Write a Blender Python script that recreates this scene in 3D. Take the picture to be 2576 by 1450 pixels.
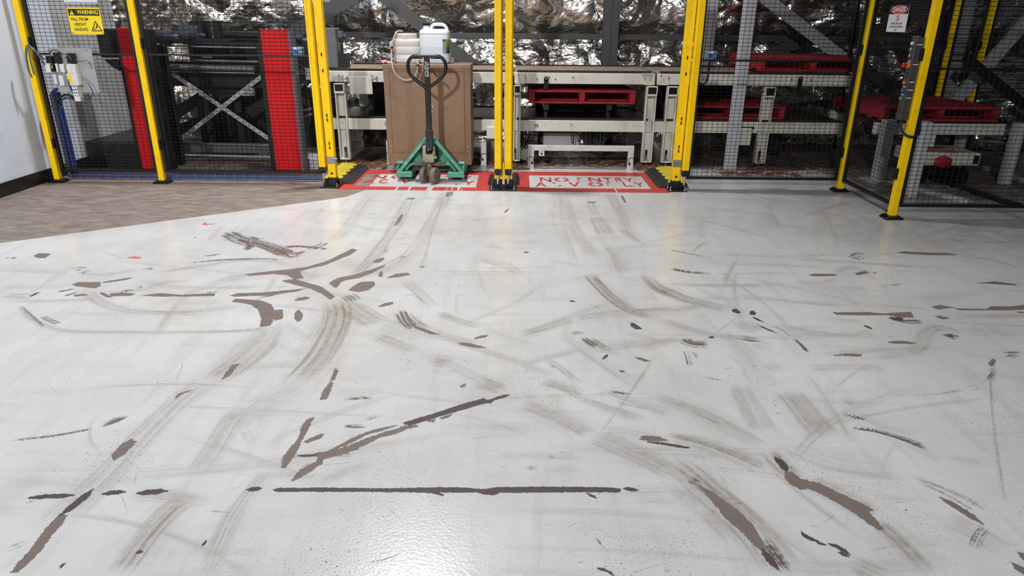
import bpy, math, random
import numpy as np
from mathutils import Vector, Matrix

for o in list(bpy.data.objects):
    bpy.data.objects.remove(o, do_unlink=True)
scene = bpy.context.scene
COL = scene.collection

# ------------------------------------------------------------------ camera
IMG_W, IMG_H, FPX = 2576, 1450, 1720.0
PITCH, ROLL, YAW, CAM_H = math.radians(21.24), 0.0088, math.radians(0.3), 1.5
_f = np.array([-math.sin(YAW)*math.cos(PITCH), math.cos(YAW)*math.cos(PITCH), -math.sin(PITCH)])
_r0 = np.array([math.cos(YAW), math.sin(YAW), 0.0]); _u0 = np.cross(_r0, _f)
_r = math.cos(ROLL)*_r0 + math.sin(ROLL)*_u0
_u = -math.sin(ROLL)*_r0 + math.cos(ROLL)*_u0
CAM = np.array([0, 0, CAM_H])
cd = bpy.data.cameras.new('camera'); cam = bpy.data.objects.new('camera', cd); COL.objects.link(cam)
cd.sensor_width = 36; cd.sensor_fit = 'HORIZONTAL'; cd.lens = FPX/IMG_W*36; cd.clip_start = 0.05; cd.clip_end = 200
cam.matrix_world = Matrix(((_r[0], _u[0], -_f[0], 0), (_r[1], _u[1], -_f[1], 0), (_r[2], _u[2], -_f[2], CAM_H), (0, 0, 0, 1)))
scene.camera = cam

def _ray(px, py): return _f + _r*(px-IMG_W/2)/FPX - _u*(py-IMG_H/2)/FPX
def on_floor(px, py, z=0.0):
    d = _ray(px, py); return CAM + d*((z-CAM_H)/d[2])
def at(px, py, Y):
    """point at depth Y seen at a photo position: (x, z)"""
    d = _ray(px, py); p = CAM + d*(Y/d[1]); return p[0], p[2]

# ------------------------------------------------------------------ world, lamps, exposure
w = bpy.data.worlds.new('world'); scene.world = w; w.use_nodes = True
w.node_tree.nodes['Background'].inputs[0].default_value = (0.86, 0.93, 1.0, 1)
w.node_tree.nodes['Background'].inputs[1].default_value = 0.07
def lamp(name, loc, power, size, color=(1, .985, .97), target=None, spread=180):
    l = bpy.data.lights.new(name, 'AREA'); l.shape = 'DISK'; l.size = size; l.energy = power; l.color = color; l.spread = math.radians(spread)
    o = bpy.data.objects.new(name, l); COL.objects.link(o); o.location = loc
    if target:
        o.rotation_euler = (Vector(target)-Vector(loc)).to_track_quat('-Z', 'Y').to_euler()
    return o
lamp('high_bay_lamp_cell', (-1.30, 6.75, 6.0), 255, 0.38, target=(-1.9, 6.4, 0), spread=125)
lamp('high_bay_lamp_aisle', (-3.2, -8.5, 6.2), 365, 0.5, target=(-2.0, 4.2, .5), spread=74)
lamp('fill_lamp_left_wall', (4.6, -3.5, 6.2), 110, 0.6, target=(-5.0, 5.0, 1.0), spread=70)  # added fill light, aimed to brighten the left wall
lamp('fill_lamp_right_floor', (2.3, 2.4, 6.0), 17, 0.5, target=(2.3, 2.6, 0), spread=75)  # added fill light, lifts the near right floor
scene.view_settings.view_transform = 'Standard'
scene.view_settings.look = 'None'
scene.view_settings.exposure = -0.60
scene.view_settings.gamma = 1
scene.view_settings.use_curve_mapping = False

# ------------------------------------------------------------------ helpers
rnd = random.Random(7)
def lin(h):
    h = h.lstrip('#'); c = [int(h[i:i+2], 16)/255 for i in (0, 2, 4)]
    return tuple(x/12.92 if x <= .04045 else ((x+.055)/1.055)**2.4 for x in c)
MATS = {}
def mat(name, hexc, rough=.5, metal=0., var=.10, scale=6., bump=0., bscale=80., trans=0., grime=None, gscale=9., gamt=.45, spec=.5):
    if name in MATS: return MATS[name]
    m = bpy.data.materials.new(name); m.use_nodes = True; nt = m.node_tree; N = nt.nodes; L = nt.links
    b = N['Principled BSDF']
    tc = N.new('ShaderNodeTexCoord')
    n = N.new('ShaderNodeTexNoise'); n.inputs['Scale'].default_value = scale; n.inputs['Detail'].default_value = 6
    L.new(tc.outputs['Object'], n.inputs['Vector'])
    r = N.new('ShaderNodeValToRGB'); c = lin(hexc)
    r.color_ramp.elements[0].position = .3; r.color_ramp.elements[1].position = .7
    r.color_ramp.elements[0].color = (*[x*(1-var) for x in c], 1)
    r.color_ramp.elements[1].color = (*[min(1, x*(1+var)) for x in c], 1)
    L.new(n.outputs['Fac'], r.inputs['Fac']); out = r.outputs['Color']
    if grime:
        n2 = N.new('ShaderNodeTexNoise'); n2.inputs['Scale'].default_value = gscale; n2.inputs['Detail'].default_value = 9; n2.inputs['Roughness'].default_value = .7
        L.new(tc.outputs['Object'], n2.inputs['Vector'])
        mr = N.new('ShaderNodeMapRange'); mr.inputs[1].default_value = .52; mr.inputs[2].default_value = .68; mr.inputs[4].default_value = gamt
        L.new(n2.outputs['Fac'], mr.inputs[0])
        mx = N.new('ShaderNodeMix'); mx.data_type = 'RGBA'; mx.inputs[7].default_value = (*lin(grime), 1)
        L.new(mr.outputs[0], mx.inputs[0]); L.new(out, mx.inputs[6]); out = mx.outputs[2]
    L.new(out, b.inputs['Base Color'])
    b.inputs['Roughness'].default_value = rough; b.inputs['Metallic'].default_value = metal
    b.inputs['Specular IOR Level'].default_value = spec
    if trans: b.inputs['Transmission Weight'].default_value = trans
    if bump:
        nb = N.new('ShaderNodeTexNoise'); nb.inputs['Scale'].default_value = bscale; nb.inputs['Detail'].default_value = 4
        L.new(tc.outputs['Object'], nb.inputs['Vector'])
        bp = N.new('ShaderNodeBump'); bp.inputs['Strength'].default_value = bump; bp.inputs['Distance'].default_value = .004
        L.new(nb.outputs['Fac'], bp.inputs['Height']); L.new(bp.outputs['Normal'], b.inputs['Normal'])
    MATS[name] = m; return m

def origin(o):
    v = Vector((0, 0, 0))
    while o is not None:
        v += o.location; o = o.parent
    return v
class MB:
    def __init__(s): s.v = []; s.f = []
    def add(s, vs, fs):
        k = len(s.v); s.v += [tuple(map(float, p)) for p in vs]; s.f += [tuple(i+k for i in f) for f in fs]; return s
    def box(s, x0, x1, y0, y1, z0, z1):
        if x0 > x1: x0, x1 = x1, x0
        if y0 > y1: y0, y1 = y1, y0
        if z0 > z1: z0, z1 = z1, z0
        return s.add([(x0,y0,z0),(x1,y0,z0),(x1,y1,z0),(x0,y1,z0),(x0,y0,z1),(x1,y0,z1),(x1,y1,z1),(x0,y1,z1)],
                     [(0,3,2,1),(4,5,6,7),(0,1,5,4),(1,2,6,5),(2,3,7,6),(3,0,4,7)])
    def bar(s, p, q, w_, h, up=(0, 0, 1)):
        p, q = Vector(p), Vector(q); d = (q-p).normalized(); u = Vector(up)
        a = d.cross(u)
        if a.length < 1e-4: a = d.cross(Vector((0, 1, 0)))
        a.normalize(); b = a.cross(d).normalized(); a = a*w_/2; b = b*h/2
        return s.add([p-a-b, p+a-b, p+a+b, p-a+b, q-a-b, q+a-b, q+a+b, q-a+b],
                     [(0,1,2,3),(7,6,5,4),(4,5,1,0),(5,6,2,1),(6,7,3,2),(7,4,0,3)])
    def cyl(s, p, q, r, n=14, r2=None):
        p, q = Vector(p), Vector(q); r2 = r if r2 is None else r2; d = (q-p).normalized()
        a = d.orthogonal().normalized(); b = d.cross(a)
        vs = []
        for c, rr in ((p, r), (q, r2)):
            for i in range(n):
                t = 2*math.pi*i/n; vs.append(c+(a*math.cos(t)+b*math.sin(t))*rr)
        fs = [(i, (i+1) % n, n+(i+1) % n, n+i) for i in range(n)] + [tuple(range(n-1, -1, -1)), tuple(range(n, 2*n))]
        return s.add(vs, fs)
    def tube(s, pts, r, n=8, closed=False, smooth=4):
        P = [Vector(p) for p in pts]
        if smooth: P = catmull(P, smooth, closed)
        if closed: P = P[:-1] if (P[0]-P[-1]).length < 1e-6 else P
        m = len(P); T = []
        for i in range(m):
            a, b = (P[(i-1) % m], P[(i+1) % m]) if closed else (P[max(0, i-1)], P[min(m-1, i+1)])
            T.append((b-a).normalized())
        nrm = T[0].orthogonal().normalized(); vs = []
        for i in range(m):
            nrm = nrm - T[i]*nrm.dot(T[i]); nrm.normalize(); bb = T[i].cross(nrm)
            rr = r[min(i*len(r)//m, len(r)-1)] if isinstance(r, (list, tuple)) else r
            for k in range(n):
                t = 2*math.pi*k/n; vs.append(P[i]+(nrm*math.cos(t)+bb*math.sin(t))*rr)
        fs = []
        for i in range(m if closed else m-1):
            j = (i+1) % m
            for k in range(n): fs.append((i*n+k, i*n+(k+1) % n, j*n+(k+1) % n, j*n+k))
        if not closed: fs += [tuple(range(n-1, -1, -1)), tuple(range((m-1)*n, m*n))]
        return s.add(vs, fs)
    def prism(s, poly, axis, a, b):
        n = len(poly)
        def pt(u, v, t): return {'x': (t, u, v), 'y': (u, t, v), 'z': (u, v, t)}[axis]
        vs = [pt(u, v, a) for u, v in poly] + [pt(u, v, b) for u, v in poly]
        fs = [tuple(range(n-1, -1, -1)), tuple(range(n, 2*n))] + [(i, (i+1) % n, n+(i+1) % n, n+i) for i in range(n)]
        return s.add(vs, fs)
    def loft(s, secs, n=32, ex=4.0, caps=(True, True)):
        """secs: (cx, cy, z, half width, half depth[, exponent])"""
        vs = []
        for sec in secs:
            cx, cy, z, a, b = sec[:5]; e = sec[5] if len(sec) > 5 else ex
            for k in range(n):
                t = 2*math.pi*k/n; c, q = math.cos(t), math.sin(t)
                vs.append((cx+a*math.copysign(abs(c)**(2/e), c), cy+b*math.copysign(abs(q)**(2/e), q), z))
        m = len(secs)
        fs = [(i*n+k, i*n+(k+1) % n, (i+1)*n+(k+1) % n, (i+1)*n+k) for i in range(m-1) for k in range(n)]
        if caps[0]: fs.append(tuple(range(n-1, -1, -1)))
        if caps[1]: fs.append(tuple(range((m-1)*n, m*n)))
        return s.add(vs, fs)
    def rot(s, c, ang, axis='Z', start=0):
        R = Matrix.Rotation(ang, 3, axis); c = Vector(c)
        s.v[start:] = [tuple(R @ (Vector(p)-c)+c) for p in s.v[start:]]; return s
    def build(s, name, m, parent=None, bevel=0, smooth=False, seg=1):
        me = bpy.data.meshes.new(name); o = bpy.data.objects.new(name, me); COL.objects.link(o)
        if parent is not None: o.parent = parent
        k = origin(parent) if parent is not None else Vector((0, 0, 0))
        me.from_pydata([(x-k.x, y-k.y, z-k.z) for x, y, z in s.v], [], s.f); me.update()
        import bmesh
        bm = bmesh.new(); bm.from_mesh(me); bmesh.ops.recalc_face_normals(bm, faces=bm.faces); bm.to_mesh(me); bm.free()
        if m is not None: me.materials.append(m)
        if smooth:
            me.polygons.foreach_set('use_smooth', [True]*len(me.polygons))
            try: me.set_sharp_from_angle(angle=math.radians(40))
            except Exception: pass
        if bevel:
            b = o.modifiers.new('bevel', 'BEVEL'); b.width = bevel; b.segments = seg; b.limit_method = 'ANGLE'
        return o
def catmull(P, k, closed=False):
    n = len(P); out = []
    if n < 3: return list(P)
    for i in range(n if closed else n-1):
        p0 = P[(i-1) % n] if closed or i > 0 else P[0]*2-P[1]
        p1, p2 = P[i], P[(i+1) % n]
        p3 = P[(i+2) % n] if closed or i+2 < n else P[n-1]*2-P[n-2]
        for j in range(k):
            t = j/k
            out.append(.5*((2*p1)+(p2-p0)*t+(2*p0-5*p1+4*p2-p3)*t*t+(3*p1-p0-3*p2+p3)*t**3))
    out.append(P[0] if closed else P[-1]); return out
def tag(o, label=None, cat=None, group=None, kind=None):
    if label: o['label'] = label
    if cat: o['category'] = cat
    if group: o['group'] = group
    if kind: o['kind'] = kind
    return o
def thing(name, label, cat, loc, group=None):
    o = bpy.data.objects.new(name, None); COL.objects.link(o); o.location = loc; o.empty_display_size = .1
    return tag(o, label, cat, group)
def copy_tree(o, loc=None, label=None, parent=None):
    c = o.copy(); COL.objects.link(c); c.parent = parent
    if loc is not None: c.location = loc
    if label: c['label'] = label
    for ch in list(o.children): copy_tree(ch, parent=c)
    return c
def text_mesh(name, body, size, m, parent, O, ux, uz, offset=0.0, align='CENTER', squash=1.0, lift=.0006):
    """flat lettering on a plane: O centre of the line, ux right, uz up (unit vectors)"""
    cu = bpy.data.curves.new(name, 'FONT'); cu.body = body; cu.size = size; cu.align_x = align; cu.align_y = 'CENTER'; cu.offset = offset
    to = bpy.data.objects.new('t', cu); me = bpy.data.meshes.new_from_object(to); bpy.data.objects.remove(to)
    O, ux, uz = Vector(O), Vector(ux), Vector(uz); nn = ux.cross(uz)
    k = origin(parent) if parent is not None else Vector((0, 0, 0))
    for v in me.vertices: v.co = O+ux*(v.co.x*squash)+uz*v.co.y+nn*lift-k
    me.name = name; me.materials.clear(); me.materials.append(m)
    o = bpy.data.objects.new(name, me); COL.objects.link(o); o.parent = parent
    return o

# shared materials
YEL = mat('yellow_paint', '#f4c800', .45, spec=.3, var=.06, grime='#a98a10', gscale=14, gamt=.35)
YELD = mat('yellow_plastic', '#d9c832', .5, var=.12, grime='#6d6425', gscale=25, gamt=.6)
BLK = mat('black_powder_coat', '#070708', .42, var=.2)
RUB = mat('black_rubber', '#2b2826', .75, var=.15, bump=.3, bscale=120)
PLA = mat('black_plastic', '#0a0a0c', .30, var=.15)
CREAM = mat('cream_machine_paint', '#c9c8bd', .45, var=.06, grime='#7d7566', gscale=5, gamt=.35)
WHITE = mat('white_steel_paint', '#c9c9cc', .45, var=.05, grime='#77716b', gscale=10, gamt=.3)
GREY = mat('grey_steel', '#3c3d40', .5, var=.08, grime='#38383a', gscale=8)
LGREY = mat('light_grey_steel', '#9fa1a5', .45, var=.05, grime='#74757a', gscale=7)
DARK = mat('dark_machine_steel', '#111113', .45, var=.3, metal=.2, grime='#3a3532', gscale=12)
CHROME = mat('bright_metal', '#c9cacb', .22, metal=1., var=.05)
ZINC = mat('zinc_metal', '#9a9b9d', .38, metal=.9, var=.12)
RED = mat('red_pallet_paint', '#97202a', .7, spec=.3, var=.18, scale=14, grime='#5e2a24', gscale=11, gamt=.7, bump=.5, bscale=40)
REDP = mat('red_plate_paint', '#d00810', .5, spec=.3, var=.06)
DKRED = RED
TAN = mat('tan_cabinet_paint', '#80644b', .5, var=.05, grime='#6d5541', gscale=4, gamt=.25, bump=.06, bscale=260)
DECK = mat('worn_conveyor_deck', '#9a8775', .7, var=.15, scale=18, grime='#4f4036', gscale=22, gamt=.7)
CABLE = mat('black_cable', '#101012', .5)
BLUEC = mat('blue_cable', '#1c3068', .45, var=.2)
WOOD = mat('splintered_wood', '#6b4a3a', .85, var=.45, scale=30)

# ================================================================== floor
def floor_field():
    rows = []
    for py in np.arange(1462, 436, -2.0): rows.append(float(on_floor(1288, py)[1]))
    ys = np.array([-8, -3, 0, 1.0] + rows + list(np.arange(rows[-1]+.07, 9.6, .07)) + [10.5, 13])
    nc = 1400
    u = np.concatenate([[-5, -2.2, -1.4], np.linspace(-1, 1, nc), [1.4, 2.2, 5]])
    hw = np.where(ys < 1.4, .86+.765*1.4, .86+.765*ys)
    X = u[None, :]*hw[:, None]; Y = np.repeat(ys[:, None], len(u), 1)
    return X, Y
FX, FY = floor_field(); FS = FX.shape; fx = FX.ravel(); fy = FY.ravel()
bare = np.full(fx.size, -.1); dark = np.full(fx.size, -.1); red = np.full(fx.size, -.1)
grime = np.zeros(fx.size); scuff = np.zeros(fx.size); smear = np.zeros(fx.size); dirt = np.zeros(fx.size)
TILE = {'a': (0, 480), 'b': (800, 480), 'c': (1676, 480), 'd': (0, 940), 'e': (800, 940), 'g': (1676, 940)}
def tr(t, pts): ox, oy = TILE[t]; return np.array([on_floor(ox+x/2.843, oy+y/2.843)[:2] for x, y in pts])
def vnoise(x, y, seed=0):
    xi = np.floor(x).astype(np.int64); yi = np.floor(y).astype(np.int64); a = x-xi; b = y-yi
    a = a*a*(3-2*a); b = b*b*(3-2*b)
    def h(i, j):
        n = (i*374761393+j*668265263+seed*1442695041) & 0x7fffffff
        n = ((n ^ (n >> 13))*1274126177) & 0x7fffffff
        return ((n ^ (n >> 16)) & 0xffff)/65535.0
    return (h(xi, yi)*(1-a)+h(xi+1, yi)*a)*(1-b)+(h(xi, yi+1)*(1-a)+h(xi+1, yi+1)*a)*b
def sdf(P):
    mrg = .12; lo = P.min(0)-mrg; hi = P.max(0)+mrg
    I = np.where((fx > lo[0]) & (fx < hi[0]) & (fy > lo[1]) & (fy < hi[1]))[0]
    x, y = fx[I], fy[I]; d = np.full(I.size, 1e9); ins = np.zeros(I.size, bool)
    for k in range(len(P)):
        a, b = P[k], P[(k+1) % len(P)]; e = b-a; L2 = e@e+1e-12
        t = np.clip(((x-a[0])*e[0]+(y-a[1])*e[1])/L2, 0, 1)
        d = np.minimum(d, np.hypot(x-a[0]-t*e[0], y-a[1]-t*e[1]))
        c = ((a[1] > y) != (b[1] > y))
        with np.errstate(divide='ignore', invalid='ignore'):
            xx = a[0]+(y-a[1])/(b[1]-a[1])*e[0]
        ins ^= c & (x < xx)
    return I, np.where(ins, d, -d)
def patch(t, pts, dst=None):
    dst = bare if dst is None else dst
    I, s = sdf(tr(t, pts)); dst[I] = np.maximum(dst[I], np.clip(s, -.1, .1))
def stroke_param(P):
    P = [Vector((p[0], p[1], 0)) for p in P]
    P = np.array([(p.x, p.y) for p in catmull(P, 8)])
    lo = P.min(0)-.3; hi = P.max(0)+.3
    I = np.where((fx > lo[0]) & (fx < hi[0]) & (fy > lo[1]) & (fy < hi[1]))[0]
    x, y = fx[I], fy[I]; best = np.full(I.size, 1e9); S = np.zeros(I.size); T = np.zeros(I.size); acc = 0
    for k in range(len(P)-1):
        a, b = P[k], P[k+1]; e = b-a; L = math.hypot(*e)+1e-9
        t = np.clip(((x-a[0])*e[0]+(y-a[1])*e[1])/L/L, 0, 1)
        dx, dy = x-a[0]-t*e[0], y-a[1]-t*e[1]; d = np.hypot(dx, dy); m = d < best
        best[m] = d[m]; S[m] = acc+t[m]*L; T[m] = ((e[0]*dy-e[1]*dx)/L)[m]; acc += L
    return I, best, S, T, acc
seedc = [0]
def stroke(t, pts, w_, amt, dst=None, streak=.7, fade=.25, sharp=2.2):
    dst = scuff if dst is None else dst; seedc[0] += 1
    I, d, S, T, L = stroke_param(tr(t, pts) if t else np.array(pts)); hwid = w_/2*(.75+.5*vnoise(S*3.1+seedc[0]*7, S*0, seedc[0]+2))
    soft = sharp; prof = np.clip((1.12-d/hwid)*soft, 0, 1); prof = prof*prof*(3-2*prof)
    fd = max(.05, min(fade*L, fade)); ends = np.clip(np.minimum(S, L-S)/fd, 0, 1)
    fr = min(7.0/w_+45, 420/max(1.5, float(fy[I].mean()) if I.size else 4))
    n = .5*vnoise(T*fr+seedc[0]*17.3, S*.9, seedc[0])+.5*vnoise(T*fr*1.7, S*2.5, seedc[0]+5)
    br = vnoise(S*4+seedc[0]*3, T*6, seedc[0]+9)
    v = amt*prof*ends*(1-streak+streak*np.clip(2.4*n-.5, 0, 1.4))*(.7+.5*br)
    dst[I] = np.maximum(dst[I], v)+.25*np.minimum(dst[I], v)
def line(t, pts, w_, dst=None):
    dst = dark if dst is None else dst
    I, d, S, T, L = stroke_param(tr(t, pts)); ends = np.minimum(S, L-S)
    s = w_/2*np.clip(ends/(.25*L+1e-6), .15, 1)-d
    dst[I] = np.maximum(dst[I], np.clip(s, -.1, .1))

# --- paint boundary: bare concrete strip left of the fence, under the left marking and beyond
conc = np.array([(-4.75, 3.9), (-3.684, 4.637), (-2.6, 5.39), (-1.72, 5.99), (-1.55, 6.12), (-1.44, 6.40), (-1.425, 7.45), (-1.35, 9.6), (-5, 9.6)])
I, s = sdf(conc); conc_f = np.full(fx.size, -.1); conc_f[I] = np.clip(s, -.1, .1)
# --- peeled patches
for t, pts in [
 ('a', [(240,465),(285,447),(365,452),(320,482),(270,480)]),
 ('a', [(515,672),(560,655),(715,655),(718,680),(680,697),(545,682)]),
 ('a', [(525,745),(600,738),(625,748),(540,757)]), ('a', [(710,730),(740,730),(800,765),(760,762)]),
 ('a', [(780,738),(870,730),(965,738),(930,752),(800,755)]),
 ('a', [(1010,750),(1130,735),(1300,745),(1530,735),(1535,752),(1300,757),(1130,757)]),
 ('a', [(1640,752),(1700,735),(1900,728),(2190,700),(2120,722),(1900,748),(1700,757)]),
 ('a', [(1655,795),(1690,775),(1790,780),(1880,790),(1935,815),(1965,865),(1955,920),(1930,965),(1865,975),(1870,915),(1850,850),(1800,815),(1720,800)]),
 ('a', [(1968,855),(2020,852),(2015,915),(1962,930)]),
 ('a', [(2110,870),(2135,850),(2165,885),(2155,925),(2130,938),(2108,910)]),
 ('a', [(2110,785),(2140,765),(2200,758),(2215,772),(2160,785)]),
 ('a', [(1750,600),(1900,580),(2060,565),(2200,545),(2350,500),(2520,415),(2555,425),(2500,460),(2330,530),(2140,575),(2170,625),(2110,635),(2060,605),(1960,595),(1800,608)]),
 ('a', [(2015,645),(2110,635),(2200,660),(2300,690),(2395,760),(2360,778),(2300,735),(2220,700),(2120,675)]),
 ('a', [(2400,1270),(2420,1290),(2390,1350),(2365,1365),(2380,1320)]),
 ('a', [(2360,1370),(2380,1378),(2360,1430),(2335,1490),(2290,1497),(2310,1440)]),
 ('a', [(1590,1350),(1620,1300),(1660,1250),(1710,1240),(1680,1270),(1640,1320)]),
 ('b', [(390,515),(420,490),(470,480),(475,492),(435,515)]),
 ('b', [(80,660),(140,625),(250,605),(330,580),(430,550),(480,530),(470,545),(380,590),(290,625),(200,640),(160,655),(130,695),(115,690)]),
 ('b', [(220,712),(260,680),(310,652),(400,650),(405,675),(360,710),(290,725)]),
 ('b', [(490,625),(560,595),(640,588),(660,600),(580,618)]), ('b', [(430,828),(480,805),(535,798),(530,812),(450,832)]),
 ('b', [(560,240),(570,205),(600,165),(608,175),(590,215)]),
 ('b', [(660,960),(720,975),(790,1000),(865,1030),(800,1025),(700,985)]),
 ('b', [(1120,1055),(1160,1040),(1215,1032),(1195,1048),(1130,1060)]),
 ('b', [(1003,1090),(1060,1090),(1130,1105),(1200,1125),(1100,1118),(1020,1103)]),
 ('b', [(1465,442),(1485,436),(1512,438),(1490,447)]), ('b', [(635,53),(690,51),(695,60),(640,62)]), ('b', [(1930,79),(1985,79),(1983,88),(1930,87)]),
 ('b', [(925,10),(945,10),(935,45),(915,42)]), ('b', [(955,5),(965,7),(955,40),(945,38)]), ('b', [(2165,35),(2180,38),(2205,85),(2195,88)]),
 ('b', [(2270,1192),(2310,1195),(2372,1218),(2340,1222),(2290,1205)]),
 ('b', [(1020,1405),(1035,1388),(1055,1385),(1045,1402)]), ('b', [(2155,1290),(2180,1285),(2195,1297),(2170,1300)]),
 ('b', [(440,590),(455,575),(462,600),(450,618),(438,612)]),
 ('c', [(1645,445),(1700,435),(1850,442),(2000,445),(2090,460),(1950,462),(1750,455)]),
 ('c', [(1015,602),(1060,595),(1220,598),(1200,610),(1050,612)]),
 ('c', [(1185,868),(1240,872),(1440,870),(1560,880),(1750,868),(1770,908),(1650,905),(1590,890),(1400,890),(1220,888)]),
 ('c', [(1895,830),(1960,820),(2060,835),(2010,840),(1950,850)]),
 ('c', [(2060,843),(2300,848),(2320,828),(2450,830),(2559,820),(2640,818),(2640,850),(2400,855),(2100,855)]),
 ('c', [(2225,660),(2350,650),(2500,668),(2490,677),(2350,668)]),
 ('c', [(1585,1085),(1640,1075),(1720,1078),(1800,1093),(1700,1097),(1620,1091)]),
 ('c', [(1200,1178),(1290,1166),(1400,1172),(1390,1184),(1280,1180)]),
 ('c', [(2310,1235),(2340,1200),(2355,1210),(2340,1250),(2320,1255)]), ('c', [(2510,865),(2600,870),(2600,876),(2515,873)]),
 ('d', [(805,590),(870,510),(940,470),(972,490),(900,570),(820,618)]),
 ('d', [(85,1420),(150,1340),(240,1240),(330,1110),(430,1010),(470,1015),(440,1080),(370,1160),(290,1260),(210,1350),(120,1425)]),
 ('d', [(2015,670),(2030,600),(2090,520),(2140,460),(2160,380),(2200,330),(2250,312),(2225,345),(2200,400),(2160,470),(2120,560),(2040,675)]),
 ('d', [(2170,492),(2220,465),(2290,435),(2318,435),(2290,462),(2200,495)]),
 ('d', [(2080,770),(2150,690),(2250,640),(2290,600),(2265,590),(2160,592),(2270,575),(2330,570),(2430,550),(2500,525),(2560,510),(2559,540),(2450,575),(2310,610),(2300,640),(2200,710),(2100,770)]),
 ('e', [(0,570),(130,550),(250,510),(350,465),(450,430),(560,400),(620,375),(700,370),(710,380),(640,395),(560,430),(430,460),(340,510),(250,540),(150,570),(60,585),(0,650)]),
 ('e', [(780,340),(830,330),(822,346)]), ('e', [(870,318),(960,290),(930,315),(890,325)]),
 ('e', [(2300,470),(2330,450),(2440,455),(2500,480),(2380,484)]),
 ('g', [(240,805),(330,850),(420,920),(520,990),(610,1075),(640,1130),(700,1240),(710,1285),(650,1240),(560,1150),(470,1070),(390,990),(330,910),(260,830)]),
 ('g', [(850,705),(900,710),(960,755),(1000,765),(1100,790),(1200,840),(1330,900),(1470,975),(1440,990),(1500,1050),(1545,1110),(1520,1122),(1430,1060),(1330,985),(1200,910),(1080,850),(1010,825),(960,830),(890,790),(860,750)]),
 ('g', [(2515,1280),(2559,1290),(2640,1345),(2640,1375),(2559,1335)]), ('g', [(2470,1350),(2559,1395),(2640,1450),(2600,1460),(2490,1395)]),
]: patch(t, pts)
line('a', [(715,660),(840,642),(965,620)], .03, bare)
line('e', [(60,565),(200,500),(350,430),(560,372)], .016, bare)
line('g', [(1960,885),(2100,970),(2260,1075)], .022, bare)
# --- the very dark ones
for t, pts in [
 ('e', [(0,822),(150,822),(330,824),(500,826),(840,818),(1090,820),(1130,828),(1200,830),(1290,815),(1500,815),(1900,815),(2080,820),(2160,828),(2150,848),(1900,846),(1500,850),(1300,850),(1260,868),(1180,862),(1140,850),(860,848),(890,872),(800,850),(500,845),(330,842),(0,842)]),
 ('d', [(1955,832),(2000,822),(2430,822),(2559,824),(2559,843),(2432,842),(2000,844)]),
 ('e', [(610,355),(800,298),(1000,232),(1190,178),(1200,190),(1260,183),(1240,210),(1190,213),(1000,268),(820,322),(650,372)]),
 ('b', [(2235,945),(2265,950),(2315,990),(2270,990),(2240,970)]), ('b', [(1800,785),(1835,788),(1830,797),(1805,793)]),
 ('c', [(470,850),(500,845),(525,865),(520,880),(480,868)]), ('c', [(600,865),(620,858),(640,875),(630,890),(600,885)]),
 ('c', [(1580,905),(1690,910),(1690,937),(1620,922)]), ('c', [(305,1045),(330,1040),(345,1050),(320,1057)]),
]: patch(t, pts, dark)
for t, pts, ww in [
 ('d', [(215,890),(350,880),(530,873)], .018), ('d', [(740,862),(810,852),(890,848)], .018), ('d', [(985,856),(1090,848),(1195,843)], .022),
 ('d', [(1770,832),(1820,828),(1870,822)], .018), ('d', [(440,1012),(520,950),(600,885),(660,830)], .026), ('d', [(2130,590),(2200,588),(2270,580)], .01),
 ('e', [(1230,198),(1300,172),(1370,150)], .014), ('e', [(2190,822),(2240,830),(2285,835)], .012), ('e', [(2355,490),(2460,502),(2650,530)], .008),
 ('g', [(970,1135),(1000,1168),(1040,1185),(1080,1198)], .012), ('g', [(1060,1188),(1100,1215),(1140,1228)], .008), ('g', [(1160,1218),(1240,1250),(1310,1295)], .01),
 ('g', [(1235,1283),(1300,1308)], .008), ('g', [(0,508),(60,518),(150,533)], .008), ('g', [(690,1262),(740,1330),(800,1400)], .02), ('g', [(780,600),(830,650),(860,700)], .025),
 ('e', [(2000,1395),(2060,1410),(2115,1445)], .005), ('e', [(1930,860),(1990,892)], .006),
 ('c', [(620,905),(660,925),(700,942)], .012), ('c', [(650,960),(720,990),(790,1020)], .01), ('c', [(1415,962),(1470,990)], .014),
 ('b', [(2040,1205),(2055,1190),(2070,1172)], .01), ('b', [(1330,160),(1365,130)], .008), ('a', [(220,758),(260,735),(300,728)], .012), ('a', [(400,725),(480,712),(540,700)], .012), ('a', [(460,755),(520,735),(565,722)], .01),
 ('a', [(950,65),(975,70)], .012), ('a', [(1385,338),(1405,331)], .012), ('d', [(1450,1232),(1462,1215),(1473,1198)], .006), ('d', [(430,1395),(465,1355)], .006), ('d', [(985,1280),(1010,1275)], .012),
]: line(t, pts, ww)
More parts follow.
